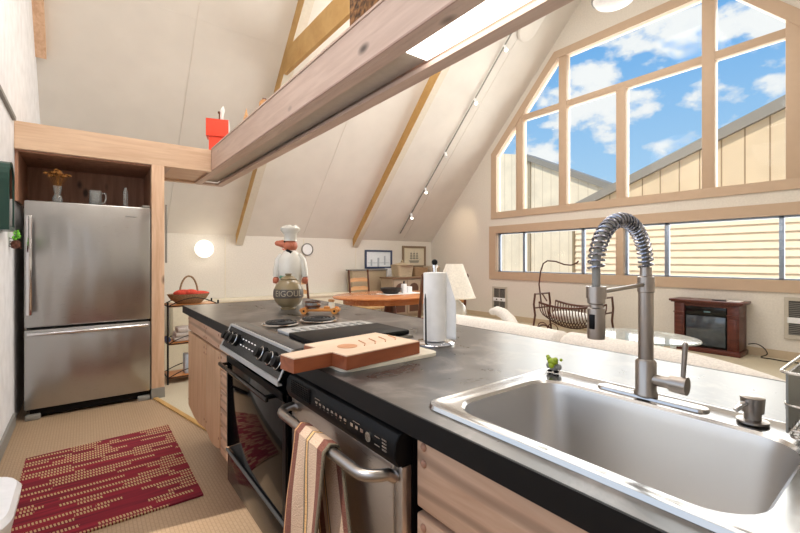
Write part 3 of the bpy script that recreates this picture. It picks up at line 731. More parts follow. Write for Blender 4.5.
fp = loft(B(), [L3(rrect(.952, .992, .27, .49, .0199), .9200), L3(rrect(.954, .990, .272, .488, .0178), .9245), L3(rrect(.958, .986, .276, .484, .0138), .9255)])
# faucet
FXc, FYc = .970, .385
f = thing('pull_down_faucet', 'tall brushed nickel spring spout faucet behind the sink', 'faucet', (FXc, FYc, .92))
obj('deck_plate', fp, M_rim, f)
bd = obj('base_body', B().lathe([(0, .9256), (.0235, .9256), (.0235, .93), (.0205, .936), (.0205, .998), (.016, 1.004), (0, 1.004)], (FXc, FYc, 0)), M_nick, f)
obj('riser_tube', B().lathe([(.0148, 1.004), (.0148, 1.148), (.0165, 1.15), (.0165, 1.182), (.013, 1.184), (.0115, 1.19), (.0115, 1.203), (0, 1.203)], (FXc, FYc, 0)), M_nick, f)
HL = .215; R_ = HL / 2; zb = 1.203
def arch(s_):
    # s_ in metres along hose from riser top
    up = .004
    if s_ < up: return Vector((FXc, FYc, zb + s_))
    a = (s_ - up) / R_
    if a < PI: return Vector((FXc - R_ + R_ * math.cos(a), FYc, zb + up + R_ * .86 * math.sin(a)))
    return Vector((FXc - HL, FYc, zb + up - (s_ - up - PI * R_)))
Ltot = .004 + PI * R_ + .042
obj('hose', B().tube([arch(Ltot * i / 40) for i in range(41)], .0075, 10), M_gray, f)
sp_ = []; Lc = .004 + PI * R_ + .004; turns = 28; npt = turns * 12
for i in range(npt + 1):
    s_ = Lc * i / npt; p = arch(s_); t = (arch(s_ + .002) - arch(max(0, s_ - .002))).normalized(); u = Vector((0, 1, 0)); vv = t.cross(u); a = 2 * PI * turns * i / npt
    sp_.append(p + (u * math.cos(a) + vv * math.sin(a)) * .0135)
obj('spring_coil', B().tube(sp_, .0025, 6), M_coil, f)
hx = FXc - HL; ze = zb + .004 - .040
hd = obj('spray_head', B().lathe([(0, ze), (.0148, ze), (.0155, ze - .004), (.0155, ze - .028), (.0125, ze - .030), (.0125, ze - .036), (.0150, ze - .038), (.0155, ze - .082), (.0148, ze - .094), (0, ze - .094)], (hx, FYc, 0)), M_nick, f)
obj('spray_button', B().box(hx - .0175, hx - .013, FYc - .005, FYc + .005, ze - .075, ze - .048, .0015), M_blkpl, hd)
obj('support_arm', B().cyl((FXc, FYc, 1.166), (hx, FYc, 1.158), .0042, n=10).lathe([(.0175, 1.148), (.0175, 1.170), (.0125, 1.170)], (hx, FYc, 0)), M_nick, f)
lv = obj('handle_hub', B().cyl((FXc, FYc - .012, .962), (FXc + .0, FYc - .045, .962), .0125, n=20).cyl((FXc, FYc - .045, .962), (FXc, FYc - .047, .962), .0145, n=20).cyl((FXc, FYc - .048, .962), (FXc, FYc - .078, .962), .0175, .0185, n=24), M_nick, f)
obj('lever', B().cyl((FXc, FYc - .070, .975), (FXc + .004, FYc - .073, 1.045), .0042, .0052, n=12).ball((FXc + .004, FYc - .073, 1.046), .0052, n=8), M_nick, lv)
# soap dispenser
s = thing('soap_dispenser', 'short round nickel soap dispenser at the right of the faucet', 'soap dispenser', (.972, .205, .92))
obj('base_flange', B().lathe([(0, .9226), (.024, .9226), (.024, .926), (.013, .928), (.013, .94), (0, .94)], (.972, .205, 0)), M_nick, s)
obj('pump_head', B().lathe([(0, .941), (.0165, .941), (.0175, .955), (.0185, .968), (.014, .970), (0, .970)], (.972, .205, 0)), M_nick, s)
obj('spout', B().tube([(.960, .21, .958), (.945, .215, .957), (.932, .22, .948)], [.005, .005, .0042], 10), M_chrome, s)
# small green ornament
s = thing('green_figurine', 'tiny lime green ornament with grey body and dark feet on the sink rim corner', 'figurine', (.985, .615, .92))
fx, fy = .985, .615
obj('body', B().ball((fx, fy, .937), .013, 1, 1.1, .9).ball((fx - .002, fy + .015, .938), .006, 1, 1, 1.4).ball((fx, fy - .015, .938), .006, 1, 1, 1.4), M_gray, s)
obj('leafy_head', B().ball((fx - .006, fy, .951), .012, 1, 1.15, .8).ball((fx - .008, fy + .01, .957), .0065).ball((fx - .008, fy - .009, .957), .007).ball((fx - .012, fy, .942), .008).ball((fx, fy - .02, .958), .004).ball((fx, fy + .018, .96), .005), M_lime, s)
for dy in (-.009, .009): obj('foot', B().ball((fx - .004, fy + dy, .9255), .007, 1.2, 1, .45), M_blkpl, s)
# wire dish rack
RX0, RX1, RYa, RYb = .905, 1.20, -.30, .145
s = thing('dish_rack', 'silver wire dish rack with a grey side panel at the right end of the counter', 'dish rack', (1.05, -.08, .92))
wb = B()
for z_, g_ in ((.932, 0), (.945, .003), (.985, .006), (1.038, .010)):
    wb.tube([(x, y, z_) for x, y in rrect(RX0 - g_, RX1 + g_, RYa - g_, RYb + g_, .015, 3)], .0026 if z_ > 1 else .002, 6, closed=True)
for i in range(13):
    x = RX0 + .01 + i * (RX1 - RX0 - .02) / 12; wb.tube([(x, RYb + .006, .985), (x, RYb, .934), (x, RYa, .934), (x, RYa - .01, 1.036)], .0014, 5)
for i in range(16):
    y = RYa + .02 + i * (RYb - RYa - .04) / 15; wb.tube([(RX0 - .009, y, 1.036), (RX0, y, .934)], .0014, 5)
for x, y in ((RX0 + .02, RYb - .02), (RX1 - .02, RYb - .02), (RX0 + .02, RYa + .02), (RX1 - .02, RYa + .02)): wb.cyl((x, y, .9135 if x > 1.03 else .9245), (x, y, .934), .004, n=8)
obj('wire_frame', wb, M_silver, s)
obj('side_panel', B().box(RX0, RX1, RYb + .001, RYb + .004, .938, 1.035), M_gray, s)
single('scrubbing_net', B().ball((.975, .10, .968), .03, .8, 1, 1.1).ball((.985, .06, .962), .028, 1, 1, .9), M_sponge, 'green mesh scouring pad inside the wire dish rack', 'scouring pad', (.975, .09, .937))

# ------------------------------------------------------------ things on the island
s = thing('paper_towel_holder', 'chrome paper towel stand with black knob on the island', 'paper towel holder', (1.01, 1.10, CZ))
px_, py_ = 1.005, 1.105
obj('base', B().lathe([(0, CZ), (.07, CZ), (.071, CZ + .006), (.066, CZ + .010), (0, CZ + .012)], (px_, py_, 0)), M_chrome, s)
obj('rod', B().cyl((px_, py_, CZ + .01), (px_, py_, 1.19), .006, n=12).lathe([(.009, 1.19), (.009, 1.2), (.006, 1.203)], (px_, py_, 0)), M_chrome, s)
obj('finial', B().ball((px_, py_, 1.21), .011), M_blkpl, s)
obj('tension_arm', B().tube([(px_ - .052, py_ - .012, CZ + .01), (px_ - .055, py_ - .012, 1.08), (px_ - .055, py_ - .012, 1.10)], [.0035, .0035, .001], 8), M_dgray, s)
rl_ = B().lathe([(.012, .93), (.040, .93), (.0405, 1.172), (.012, 1.175), (.012, .93)], (px_, py_, 0), 32)
def sheet(u, v):
    zt = 1.172 - v * .24; ext = max(0, min(1, (v - .02) / .42)) ** .9
    base = Vector((px_ + .026, py_ - .032, zt)); dirv = Vector((.32, -.94, 0))
    return base + dirv * (u * (.004 + .036 * ext)) + Vector((0, 0, 0.004 * math.sin(u * 3)))
t = single('paper_towel_roll', rl_, M_white, 'white paper towel roll standing on the chrome holder', 'paper towel', (px_, py_, .93))
sh_ = B().grid(sheet, 8, 20)
for v_ in sh_.b.verts: v_.co -= Vector((px_, py_, .93))
obj('loose_sheet', sh_, M_white, t, solid=.001)
# boards
Rb = math.radians(-7)
s = thing('wooden_cutting_board', 'thick maple cutting board with handle and leaf carvings, on top of the cream board', 'cutting board', (.67, 1.07, .925), 7 * PI / 180, world=False)
# local frame: x along handle->blade
ol = [(-.135, -.105), (.15, -.105), (.15, .105), (-.135, .105), (-.135, .04), (-.25, .035), (-.25, -.035), (-.135, -.04)]
obj('block', B().poly([(x, y, .001) for x, y in ol], (0, 0, .036)), M_boarde, s, smooth=False)
obj('top_face', B().poly([(x * .995, y * .99, .0371) for x, y in ol], (0, 0, .003)), M_board, s, smooth=False)
cv = B()
cv.lathe([(0, .0405), (.03, .0405), (.03, .0412), (0, .0412)], (-.06, -.01, 0), 20, 1, 1)
cv.mi = 0
for i in range(4):
    x = -.02 + i * .042
    cv.tube([(x, -.07 + .03, .0412), (x + .02, -.02, .0412), (x + .035, .03, .0412)], .002, 5)
obj('carving', cv, wood('carved_line', (206, 152, 112), (190, 132, 92), knots=False), s)
s = single('cream_cutting_board', loft(B(), [L3(rrect(.55, .90, .965, 1.235, .03), .9145), L3(rrect(.55, .90, .965, 1.235, .03), .9245)]).poly([(.6, 1.0, .9143), (.8, 1.0, .9143), (.8, 1.1, .9143), (.6, 1.1, .9143)], (0, 0, .0001)), M_marble, 'cream plastic cutting board lying under the wooden one', 'cutting board', (.72, 1.1, .9145))

# chef figurine
gx, gy = 1.10, 2.65
s = thing('chef_figurine', 'tall white ceramic chef figure with toque and long orange nose', 'figurine', (gx, gy, CZ))
hd_ = Vector((-.80, .60, 0)) # facing image left
sd = Vector((.60, .80, 0)).cross(Vector((0, 0, 1)))
lat = Vector((.7937, -.6083, 0)) # image right
fw = Vector((.6083, .7937, 0))
def gp(r_, up, f_=0): return Vector((gx, gy, CZ + up)) + lat * r_ + fw * f_
obj('torso', B().lathe([(0, .0), (.075, 0), (.08, .03), (.07, .12), (.074, .18), (.082, .24), (.078, .31), (.05, .355), (.03, .372), (0, .374)], (gx, gy, CZ), 24), M_glaze, s)
for sg in (-1, 1):
    a = obj('arm', B().tube([gp(sg * .052, .335), gp(sg * .078, .30), gp(sg * .092, .235), gp(sg * .098, .19)], [.024, .027, .024, .020], 12), M_glaze, s)
    obj('hand', B().ball(gp(sg * .098, .168), .021, 1, 1, 1.2).ball(gp(sg * .098 - .012, .155), .009).ball(gp(sg * .098 + .008, .15), .009), M_skin, a)
h_ = obj('head', B().ball(gp(.0, .398), .045, 1.05, 1.05, .95).tube([gp(-.02, .405), gp(-.055, .412), gp(-.088, .415)], [.028, .026, .017], 12).ball(gp(-.088, .415), .0175), M_skin, s)
obj('ear', B().ball(gp(.015, .40, -.045), .012, 1, .5, 1.3), M_skin, h_)
obj('eye', B().ball(gp(-.032, .425, -.03), .006), M_blkpl, h_)
obj('mouth', B().tube([gp(-.048, .378, -.02), gp(-.035, .37, -.03)], .003, 6), M_red, h_)
obj('chef_hat', B().lathe([(.043, .43), (.044, .475), (.052, .485), (.064, .50), (.066, .515), (.058, .525), (.04, .527), (0, .520)], (gx, gy, CZ), 20).ball(gp(-.03, .51), .026).ball(gp(.03, .515), .024).ball(gp(0, .512, -.03), .026), M_glaze, s)
obj('neckerchief', B().tube([gp(-.015, .368, -.04), gp(.02, .352, -.048)], [.008, .010], 8), M_blkpl, s)
obj('apron_sash', B().tube([gp(-.05, .19, -.05), gp(.0, .185, -.078), gp(.045, .16, -.066), gp(.07, .10, -.04)], [.014, .016, .018, .012], 8), M_green, s)
# jug
jx, jy = 1.00, 2.44
s = thing('stoneware_jar', 'round glazed stoneware jar with dark lettered band and lid', 'jar', (jx, jy, CZ))
jp = [(0, .0), (.045, .0), (.048, .008), (.043, .014), (.065, .03), (.083, .055), (.090, .085), (.088, .120), (.074, .155), (.052, .178), (.046, .182)]
obj('body', B().lathe(jp, (jx, jy, CZ), 32), M_stone, s)
bn = obj('band', B().lathe([(.0895, .072), (.0913, .085), (.0905, .110), (.0875, .125), (.0865, .124)], (jx, jy, CZ), 32), M_stoneb, s)
a0 = math.atan2(-jy, -jx)
tb_ = text_bm(B(), 'EIGOUL', .050, lambda u, v: (jx + .0925 * math.cos(a0 + u / .0915), jy + .0925 * math.sin(a0 + u / .0915), CZ + .084 + v))
obj('lettering', tb_, pm('pale_glaze', (176, 164, 140), .4), bn, label='pale raised letters')
lid = obj('lid', B().lathe([(.049, .181), (.050, .187), (.036, .198), (.022, .204), (.016, .208), (.022, .214), (.020, .220), (0, .221)], (jx, jy, CZ), 24), M_stone, s)
# toy truck
tx, ty = 1.06, 2.12
s = thing('toy_truck', 'small wooden toy truck with orange wheels beside the stoneware jar', 'toy truck', (tx, ty, CZ), -YAW, world=False)
obj('chassis', B().box(-.115, .11, -.028, .028, .014, .030, .004).box(.02, .055, -.024, .024, .030, .042, .003), M_orange, s)
for x in (-.088, .082):
    for y in (-.034, .034):
        w_ = obj('wheel', B().cyl((x, y - .006, .0185), (x, y + .006, .0185), .0185, n=20), M_orange, s); obj('hub', B().cyl((x, y - .008, .0185), (x, y + .008, .0185), .006, n=10), M_blkpl, w_)
s = thing('glass_dish', 'little silver rimmed glass dish riding on the back of the toy truck', 'dish', (tx - .045 * .79 , ty + .045 * .6083, CZ + .0305))
ax, ay, az = s.location
obj('bowl', B().lathe([(0, 0), (.036, 0), (.042, .012), (.043, .036), (.039, .036), (.038, .01), (0, .006)], (ax, ay, az)), M_silver, s)
obj('band', B().lathe([(.0415, .006), (.0435, .012), (.0435, .018), (.041, .02)], (ax, ay, az)).lathe([(.044, .033), (.046, .037), (.044, .040), (.041, .038)], (ax, ay, az)), M_chairl if False else M_chair, s)
s = thing('salt_shaker', 'cream ceramic shaker standing on the front of the toy truck', 'shaker', (tx + .06 * .7937, ty - .06 * .6083, CZ + .0425 - .012))
ax, ay, az = s.location
obj('body', B().lathe([(0, 0), (.018, 0), (.019, .012), (.016, .03), (.014, .036), (0, .038)], (ax, ay, az), 16), M_cream, s)
obj('cap', B().lathe([(.016, .036), (.018, .040), (.018, .05), (0, .052)], (ax, ay, az), 16), M_chairl, s)

# ------------------------------------------------------------ kitchen floor and left wall
single('kitchen_rug', loft(B(), [L3([(-.285, 2.30), (.485, 2.30), (.485, 3.43), (-.285, 3.37)], .001), L3([(-.285, 2.30), (.485, 2.30), (.485, 3.43), (-.285, 3.37)], .010)]), M_rug, 'dark red woven rug with broken beige dashed stripes', 'rug', (.1, 2.86, .001), smooth=False)
s = thing('waste_bin', 'white rounded plastic bin at the lower left beside the wall', 'bin', (-.265, 1.55, 0))
obj('bucket', loft(B(), [L3(rrect(-.39, -.19, 1.40, 1.70, .09), 0), L3(rrect(-.405, -.165, 1.38, 1.72, .10), .52)]), M_plast, s)
obj('lid', loft(B(), [L3(rrect(-.408, -.153, 1.37, 1.735, .10), .515), L3(rrect(-.412, -.148, 1.365, 1.74, .10), .55), L3(rrect(-.402, -.158, 1.375, 1.73, .095), .565), L3(rrect(-.37, -.19, 1.41, 1.70, .07), .571)]), M_plast, s)
# arched mirror
s = thing('arched_mirror', 'dark green arched mirror hanging on the white left wall', 'mirror', (XL + .001, 3.53, 1.4))
def archp(y0, y1, z0, z1, x, n=10):
    r_ = (y1 - y0) / 2; yc = (y0 + y1) / 2
    return [(x, y0, z0), (x, y1, z0)] + [(x, yc + r_ * math.cos(a), z1 - r_ + r_ * math.sin(a)) for a in [PI * i / n for i in range(n + 1)]]
obj('frame', B().holed([archp(3.41, 3.65, 1.40, 1.83, XL + .001), archp(3.435, 3.625, 1.425, 1.805, XL + .001)], (.055, 0, 0)), M_dgreen, s, smooth=False)
obj('mirror_glass', B().poly(archp(3.436, 3.624, 1.426, 1.804, XL + .046), (.006, 0, 0)), M_mirror, s, smooth=False)
s = thing('hanging_planter', 'tiny green sprig in a brown pinecone holder hanging under the arched mirror', 'planter', (XL + .01, 3.94, 1.33))
b_ = B()
for i in range(26):
    p0 = Vector((XL + .03, 3.93, 1.35)); d_ = Vector((random.uniform(-.2, .6), random.uniform(-1, 1), random.uniform(.2, 1.4))) * .05
    b_.tube([p0, p0 + d_], .0012, 4); b_.ball(p0 + d_, .010, .5, 1, .7, 5)
obj('leaves', b_, pm('bright_leaf', (120, 205, 60), .5), s)
b_ = B(); b_.ball((XL + .032, 3.93, 1.325), .028, .9, 1, 1.15, 8)
for i in range(20): b_.ball((XL + .032 + .025 * math.cos(i * 2.4), 3.93 + .027 * math.sin(i * 2.4), 1.30 + .0028 * i), .007, 1, 1, .5, 5)
obj('pinecone', b_, pm('pinecone_brown', (110, 66, 52), .8, bump=(90, .8, .2)), s)
obj('hook', B().cyl((XL, 3.93, 1.37), (XL + .03, 3.93, 1.36), .002, n=6), M_blkm, s)

# over the fridge
vz = 1.672
s = thing('glass_vase', 'clear waisted glass vase on top of the refrigerator', 'vase', (-.175, 4.28, vz))
obj('vessel', B().lathe([(0, .001), (.03, .001), (.033, .03), (.028, .052), (.018, .068), (.023, .085), (.028, .135), (.0265, .135), (.021, .085), (.016, .068), (.026, .05), (.03, .03), (.027, .008), (0, .006)], (-.175, 4.28, vz), 20), M_clear, s)
b_ = B()
for i in range(30):
    a = random.uniform(0, 2 * PI); k = random.uniform(.01, .085); top = Vector((-.175 + k * math.cos(a), 4.28 + k * math.sin(a) * .7, vz + .265 - k * .5 + random.uniform(-.03, .01)))
    b_.tube([(-.175, 4.28, vz + .02), (-.175 + k * .25 * math.cos(a), 4.28 + k * .2 * math.sin(a), vz + .13), top], .0014, 4); b_.ball(top, .016, 1, 1, .6, 5)
single('dried_flowers', b_, M_dry, 'bunch of dried golden brown flowers standing in the glass vase', 'dried flowers', (-.175, 4.28, vz + .02))
s = thing('glass_mug', 'clear glass handled mug in the middle of the refrigerator top', 'mug', (.07, 4.30, vz))
obj('cup', B().lathe([(0, .001), (.04, .001), (.044, .01), (.042, .125), (.039, .125), (.040, .012), (0, .01)], (.07, 4.30, vz), 20), M_clear, s)
obj('handle', B().tube([(.107, 4.275, vz + .105), (.137, 4.255, vz + .1), (.142, 4.25, vz + .06), (.132, 4.257, vz + .025), (.108, 4.275, vz + .02)], .006, 8), M_clear, s)
b_ = B(); b_.lathe([(0, .001)] + [(.016 + (.003 if i % 2 else 0), .004 + i * .012) for i in range(12)] + [(.011, .15), (.011, .172), (.008, .172), (.008, .15), (0, .01)], (.28, 4.30, vz), 16)
single('glass_bottle', b_, M_clear, 'slim ridged clear glass bottle at the right on the refrigerator top', 'bottle', (.28, 4.30, vz))

# on top of the soffit
s = thing('red_toy_house', 'bright red folded block sculpture with white sides on the beam corner', 'sculpture', (.99, 4.42, BZ1 - .012)); z0 = BZ1 - .012
RZ = Matrix.Rotation(-.30, 4, 'Z')
def rbx(bb, x0, x1, y0, y1, za, zc):
    M_ = Matrix.Translation((1.07, 4.38, 0)) @ RZ; bb.box(x0, x1, y0, y1, za, zc, 0, 0, M_); return bb
zp = .2431
obj('lower_block', rbx(B(), -.09, .07, -.07, .07, z0, z0 + .19), M_red, s)
obj('upper_block', rbx(B(), -.115, .09, -.085, .08, z0 + .191, z0 + .36), M_red, s)
obj('white_side', rbx(rbx(B(), .0905, .094, -.084, .079, z0 + .195, z0 + .355), .0705, .074, -.069, .069, z0 + .04, z0 + .17), M_white, s)
obj('white_figure', B().tube([(1.09, 4.36, z0 + .361), (1.09, 4.36, z0 + .42), (1.095, 4.355, z0 + .47), (1.10, 4.35, z0 + .515)], [.014, .016, .022, .004], 10), M_white, s)
obj('dark_peg', B().cyl((1.07, 4.37, z0 + .361), (1.07, 4.37, z0 + .45), .007, n=8).ball((1.067, 4.37, z0 + .448), .014), M_chair, s)
single('wooden_cone', B().lathe([(0, 0), (.045, 0), (.0, .18)], (1.01, 3.31, BZ1 - .0195), 4), M_chairl, 'pale pointed wooden cone on the soffit, beside the red sculpture', 'ornament', (1.01, 3.31, BZ1 - .0195), smooth=False)
def clock(x, y, z, r_, lab, m1):
    s = thing('round_clock', lab, 'clock', (x, y, z))
    d_ = Vector((-x, -y, 1.22 - z)).normalized(); d_.z = 0; d_.normalize(); c0 = Vector((x, y, z + r_))
    obj('case', B().cyl(c0, c0 - d_ * .04, r_, n=24), m1, s)
    obj('face', B().cyl(c0 + d_ * .002, c0, r_ * .75, n=20), M_chairl, s)
    obj('bell', B().cyl(c0 + Vector((0, 0, r_)) - d_ * .02, c0 + Vector((0, 0, r_ * 1.35)) - d_ * .02, r_ * .5, r_ * .4, n=12), M_cherry, s)
clock(1.01, 2.90, BZ1 + .03, .036, 'small round wooden clock with brown bell on the soffit near the collar beam', M_chairl)
clock(1.01, 3.13, BZ1 - .0195, .032, 'small reddish round clock low on the soffit beside the cone', M_cherry)
single('clock_stand_block', B().box(.985, 1.06, 2.86, 2.94, BZ1 - .0195, BZ1 + .0295, .004), M_white, 'small white block under the round wooden clock', 'block', (1.02, 2.90, BZ1 - .0195))
single('woven_box', B().box(1.02, 1.2, 1.28, 1.74, BZ1 - .0195, 2.62, .01), M_wick if False else pm('rough_bark_weave', (120, 84, 50), .9, bump=(40, 1.0, .3)), 'brown mottled woven box on top of the soffit at the upper edge', 'box', (1.1, 1.5, BZ1 - .0195))

# ------------------------------------------------------------ wire shelf rack by the post
s = thing('wire_shelf_rack', 'black iron three-tier rack with wooden shelves beyond the refrigerator post', 'shelf', (.86, 4.75, 0))
rx0, rx1, ry0, ry1 = .64, 1.10, 4.55, 4.83
for x in (rx0, rx1):
    for y in (ry0, ry1): obj('post', B().cyl((x, y, 0), (x, y, .80), .009, n=8), M_blkm, s)
for z_ in (.06, .39, .76):
    obj('shelf_board', B().box(rx0 + .01, rx1 - .01, ry0 + .005, ry1 - .005, z_ - .01, z_ + .008), M_orange, s)
    b_ = B()
    for y in (ry0, ry1):
        b_.tube([(rx0, y, z_), (rx1, y, z_)], .006, 6)
        b_.tube([(rx0 + (rx1 - rx0) * i / 12, y, z_ + .075 * math.sin(PI * i / 12)) for i in range(13)], .005, 6)
    for x in (rx0, rx1): b_.tube([(x, ry0, z_), (x, ry1, z_)], .006, 6)
    obj('shelf_rail', b_, M_blkm, s)
s = thing('wicker_basket', 'wicker handled basket on the top shelf of the iron rack', 'basket', (.85, 4.69, .769))
obj('bowl', B().lathe([(0, 0), (.11, 0), (.17, .05), (.20, .10), (.19, .10), (.16, .055), (.10, .012), (0, .012)], (.85, 4.69, .769), 24, 1, .62), M_wick, s)
obj('handle', B().tube([(.85 + .085 * math.cos(a), 4.69, .85 + .20 * math.sin(a)) for a in [PI * i / 14 for i in range(15)]], .009, 8), M_wick, s)
b_ = B().ball((.80, 4.69, .875), .085, 1.1, .8, .45).ball((.93, 4.68, .865), .09, 1.3, .7, .35).ball((.86, 4.66, .88), .07, 1, .7, .5)
single('red_cloth', b_, M_cloth, 'coral red cloth heaped in the wicker basket', 'cloth', (.87, 4.69, .84))
for i, (z_, w_) in enumerate(((.399, .36), (.445, .34), (.490, .30))):
    single('folded_linen', B().box(.885 - w_ / 2, .885 + w_ / 2, 4.59, 4.79, z_, z_ + .043, .012), M_linen, ['bottom folded pale linen of the pile on the middle rack shelf', 'middle folded pale linen of the pile on the middle rack shelf', 'top folded pale linen of the pile on the middle rack shelf'][i], 'linen', (.87, 4.69, z_), group='folded linens on the rack')
single('rolled_blue_cloth', B().cyl((.65, 4.72, .4255), (.65, 4.60, .4255), .026, n=14), pm('navy_cloth', (70, 84, 120), .9), 'small navy blue rolled cloth at the left end of the middle rack shelf', 'cloth', (.65, 4.66, .399))
single('pale_blue_box', B().box(.80, .95, 4.60, 4.72, .0685, .26, .006), M_blue, 'pale blue patterned box on the bottom rack shelf', 'box', (.87, 4.66, .0685))
single('paper_bag', B().box(.96, 1.06, 4.62, 4.76, .0685, .32, .01), M_linen, 'white paper bag behind the pale blue box on the rack', 'bag', (1.01, 4.69, .0685))

# ------------------------------------------------------------ far wall
s = single('wall_bench', B().box(1.1, 5.4, 7.28, YF - .01, 0, .50).box(1.08, 5.42, 7.25, YF - .01, .50, .545, .005), M_cream, 'long low cream bench built along the far wall', 'bench', (3, 7.4, 0))
s = thing('padded_storage_box', 'long tan padded box with grey top rail standing on the cream wall bench', 'box', (4.8, 7.35, .546))
obj('front_panel', B().box(4.36, 5.22, 7.30, 7.50, .547, .985, .01), M_tan, s)
obj('top_rail', B().box(4.33, 5.24, 7.28, 7.52, .986, 1.01, .004), M_gray, s)
obj('end_post', B().box(5.245, 5.345, 7.28, 7.40, .547, 1.03, .004), M_plast, s, label='white end post')
s = thing('wall_globe_lamp', 'round glowing white wall lamp on the far wall near the refrigerator', 'lamp', (1.60, YF, 1.40))
gb = B().ball((1.60, YF - .075, 1.40), .15, 1, .45, 1, 16); obj('globe', gb, M_glow, s)
obj('wall_plate', B().cyl((1.60, YF - .02, 1.40), (1.60, YF, 1.40), .10, n=24), M_plast, s)
light('POINT', (1.60, YF - .30, 1.40), 2, (255, 236, 205), shadow_soft_size=.1)
s = thing('round_wall_clock', 'small grey-rimmed round clock on the far wall behind the chef figure', 'clock', (3.50, YF, 1.38))
obj('rim', B().tube([(3.50 + .115 * math.cos(a), YF - .02, 1.42 + .115 * math.sin(a)) for a in [PI * i / 12 for i in range(24)]], .012, 8, closed=True), M_gray, s)
obj('face', B().cyl((3.50, YF - .018, 1.42), (3.50, YF, 1.42), .11, n=24), M_plast, s)
s = thing('blue_framed_picture', 'pale print in a dark blue frame on the far wall', 'picture', (5.2, YF, 1.0))
obj('frame', B().holed([[(4.85, YF - .03, 1.02), (5.58, YF - .03, 1.02), (5.58, YF - .03, 1.43), (4.85, YF - .03, 1.43)], [(4.89, YF - .03, 1.06), (5.54, YF - .03, 1.06), (5.54, YF - .03, 1.39), (4.89, YF - .03, 1.39)]], (0, .03, 0)), pm('navy_frame', (52, 66, 98), .4), s, smooth=False)
pr = obj('print', B().box(4.88, 5.55, YF - .012, YF - .002, 1.05, 1.40), pm('pale_print', (226, 232, 238), .3), s)
obj('drawing', B().box(5.0, 5.04, YF - .014, YF - .0125, 1.08, 1.22).box(5.18, 5.23, YF - .014, YF - .0125, 1.06, 1.26).box(5.36, 5.40, YF - .014, YF - .0125, 1.10, 1.30).box(4.92, 5.5, YF - .014, YF - .0125, 1.14, 1.15), pm('faint_grey_reflection', (176, 186, 198), .6), pr)  # grey bars paint a faint window reflection onto the picture
s = thing('ship_picture', 'framed drawing of a sailing ship on the far wall near the corner', 'picture', (6.24, YF, 1.0))
x0, x1, z0, z1 = 5.88, 6.60, 1.03, 1.54
obj('frame', B().holed([[(x0, YF - .03, z0), (x1, YF - .03, z0), (x1, YF - .03, z1), (x0, YF - .03, z1)], [(x0 + .05, YF - .03, z0 + .05), (x1 - .05, YF - .03, z0 + .05), (x1 - .05, YF - .03, z1 - .05), (x0 + .05, YF - .03, z1 - .05)]], (0, .03, 0)), pm('grey_brown_frame', (132, 112, 90), .5), s, smooth=False)
pr = obj('paper', B().box(x0 + .04, x1 - .04, YF - .012, YF - .002, z0 + .04, z1 - .04), pm('cream_paper', (222, 212, 190), .7), s)
b_ = B(); yy = YF - .014
def q4(pts): b_.poly([(6.24 + x, yy, 1.27 + z) for x, z in pts], (0, .0015, 0))
q4([(-.16, -.07), (.16, -.07), (.13, -.13), (-.12, -.13)])
for xm, h in ((-.09, .13), (0, .16), (.09, .12)):
    q4([(xm - .003, -.07), (xm + .003, -.07), (xm + .003, h), (xm - .003, h)])
    for k in range(3): q4([(xm - .04 + k * .006, -.04 + k * .055), (xm + .04 - k * .006, -.04 + k * .055), (xm + .034 - k * .006, k * .055), (xm - .034 + k * .006, k * .055)])
q4([(.13, -.07), (.22, -.02), (.21, -.03)])
obj('ship_drawing', b_, pm('ship_ink', (150, 146, 134), .7), pr)

# sideboard
sx0, sx1, sy0, sy1 = 4.97, 6.45, 6.72, 7.15
s = thing('arched_door_sideboard', 'grey-beige sideboard with arched door panels under the ship drawing', 'sideboard', (5.7, 6.95, 0))
M_sb = pm('taupe_paint', (168, 152, 130), .6)
obj('body', B().box(sx0, sx1, sy0 + .02, sy1, .06, .82), M_sb, s)
obj('top', B().box(sx0 - .03, sx1 + .03, sy0 - .02, sy1 + .01, .821, .855, .005), wood('sideboard_top', (134, 108, 82), (112, 86, 62), knots=False), s)
obj('plinth', B().box(sx0 + .03, sx1 - .03, sy0 + .05, sy1, 0, .06), M_sb, s)
for i in range(4):
    a0_ = sx0 + .02 + i * .36; d_ = obj('door', B().box(a0_, a0_ + .34, sy0 - .002, sy0 + .02, .09, .79, .004), M_sb, s)
    pan = [(a0_ + .05, sy0 - .006, .42), (a0_ + .29, sy0 - .006, .42)] + [(a0_ + .17 + .12 * math.cos(t), sy0 - .006, .62 + .11 * math.sin(t)) for t in [PI * k / 10 for k in range(11)]]
    obj('arched_panel', B().poly(pan, (0, .003, 0)), pm('dark_arch', (92, 62, 44), .5), d_, smooth=False)
    obj('lower_panel', B().box(a0_ + .05, a0_ + .29, sy0 - .006, sy0 - .003, .13, .36), pm('dark_arch', (92, 62, 44)), d_)
    obj('door_knob', B().ball((a0_ + .315, sy0 - .012, .55), .012), M_blkm, d_)
def basket(x, y, z, w_, d_, h, lab, m, top=None):
    b = loft(B(), [L3(rrect(x - w_ * .42, x + w_ * .42, y - d_ * .42, y + d_ * .42, .03), z), L3(rrect(x - w_ / 2, x + w_ / 2, y - d_ / 2, y + d_ / 2, .04), z + h), L3(rrect(x - w_ / 2 + .01, x + w_ / 2 - .01, y - d_ / 2 + .01, y + d_ / 2 - .01, .035), z + h), L3(rrect(x - w_ * .4, x + w_ * .4, y - d_ * .4, y + d_ * .4, .03), z + .02)])
    return single('storage_basket', b, m, lab, 'basket', (x, y, z))
basket(5.36, 6.92, .856, .42, .3, .24, 'tall tan wicker basket with a pointed lid at the left on the sideboard', pm('tan_wicker', (206, 190, 160), .8, bump=(120, .9, .12)))
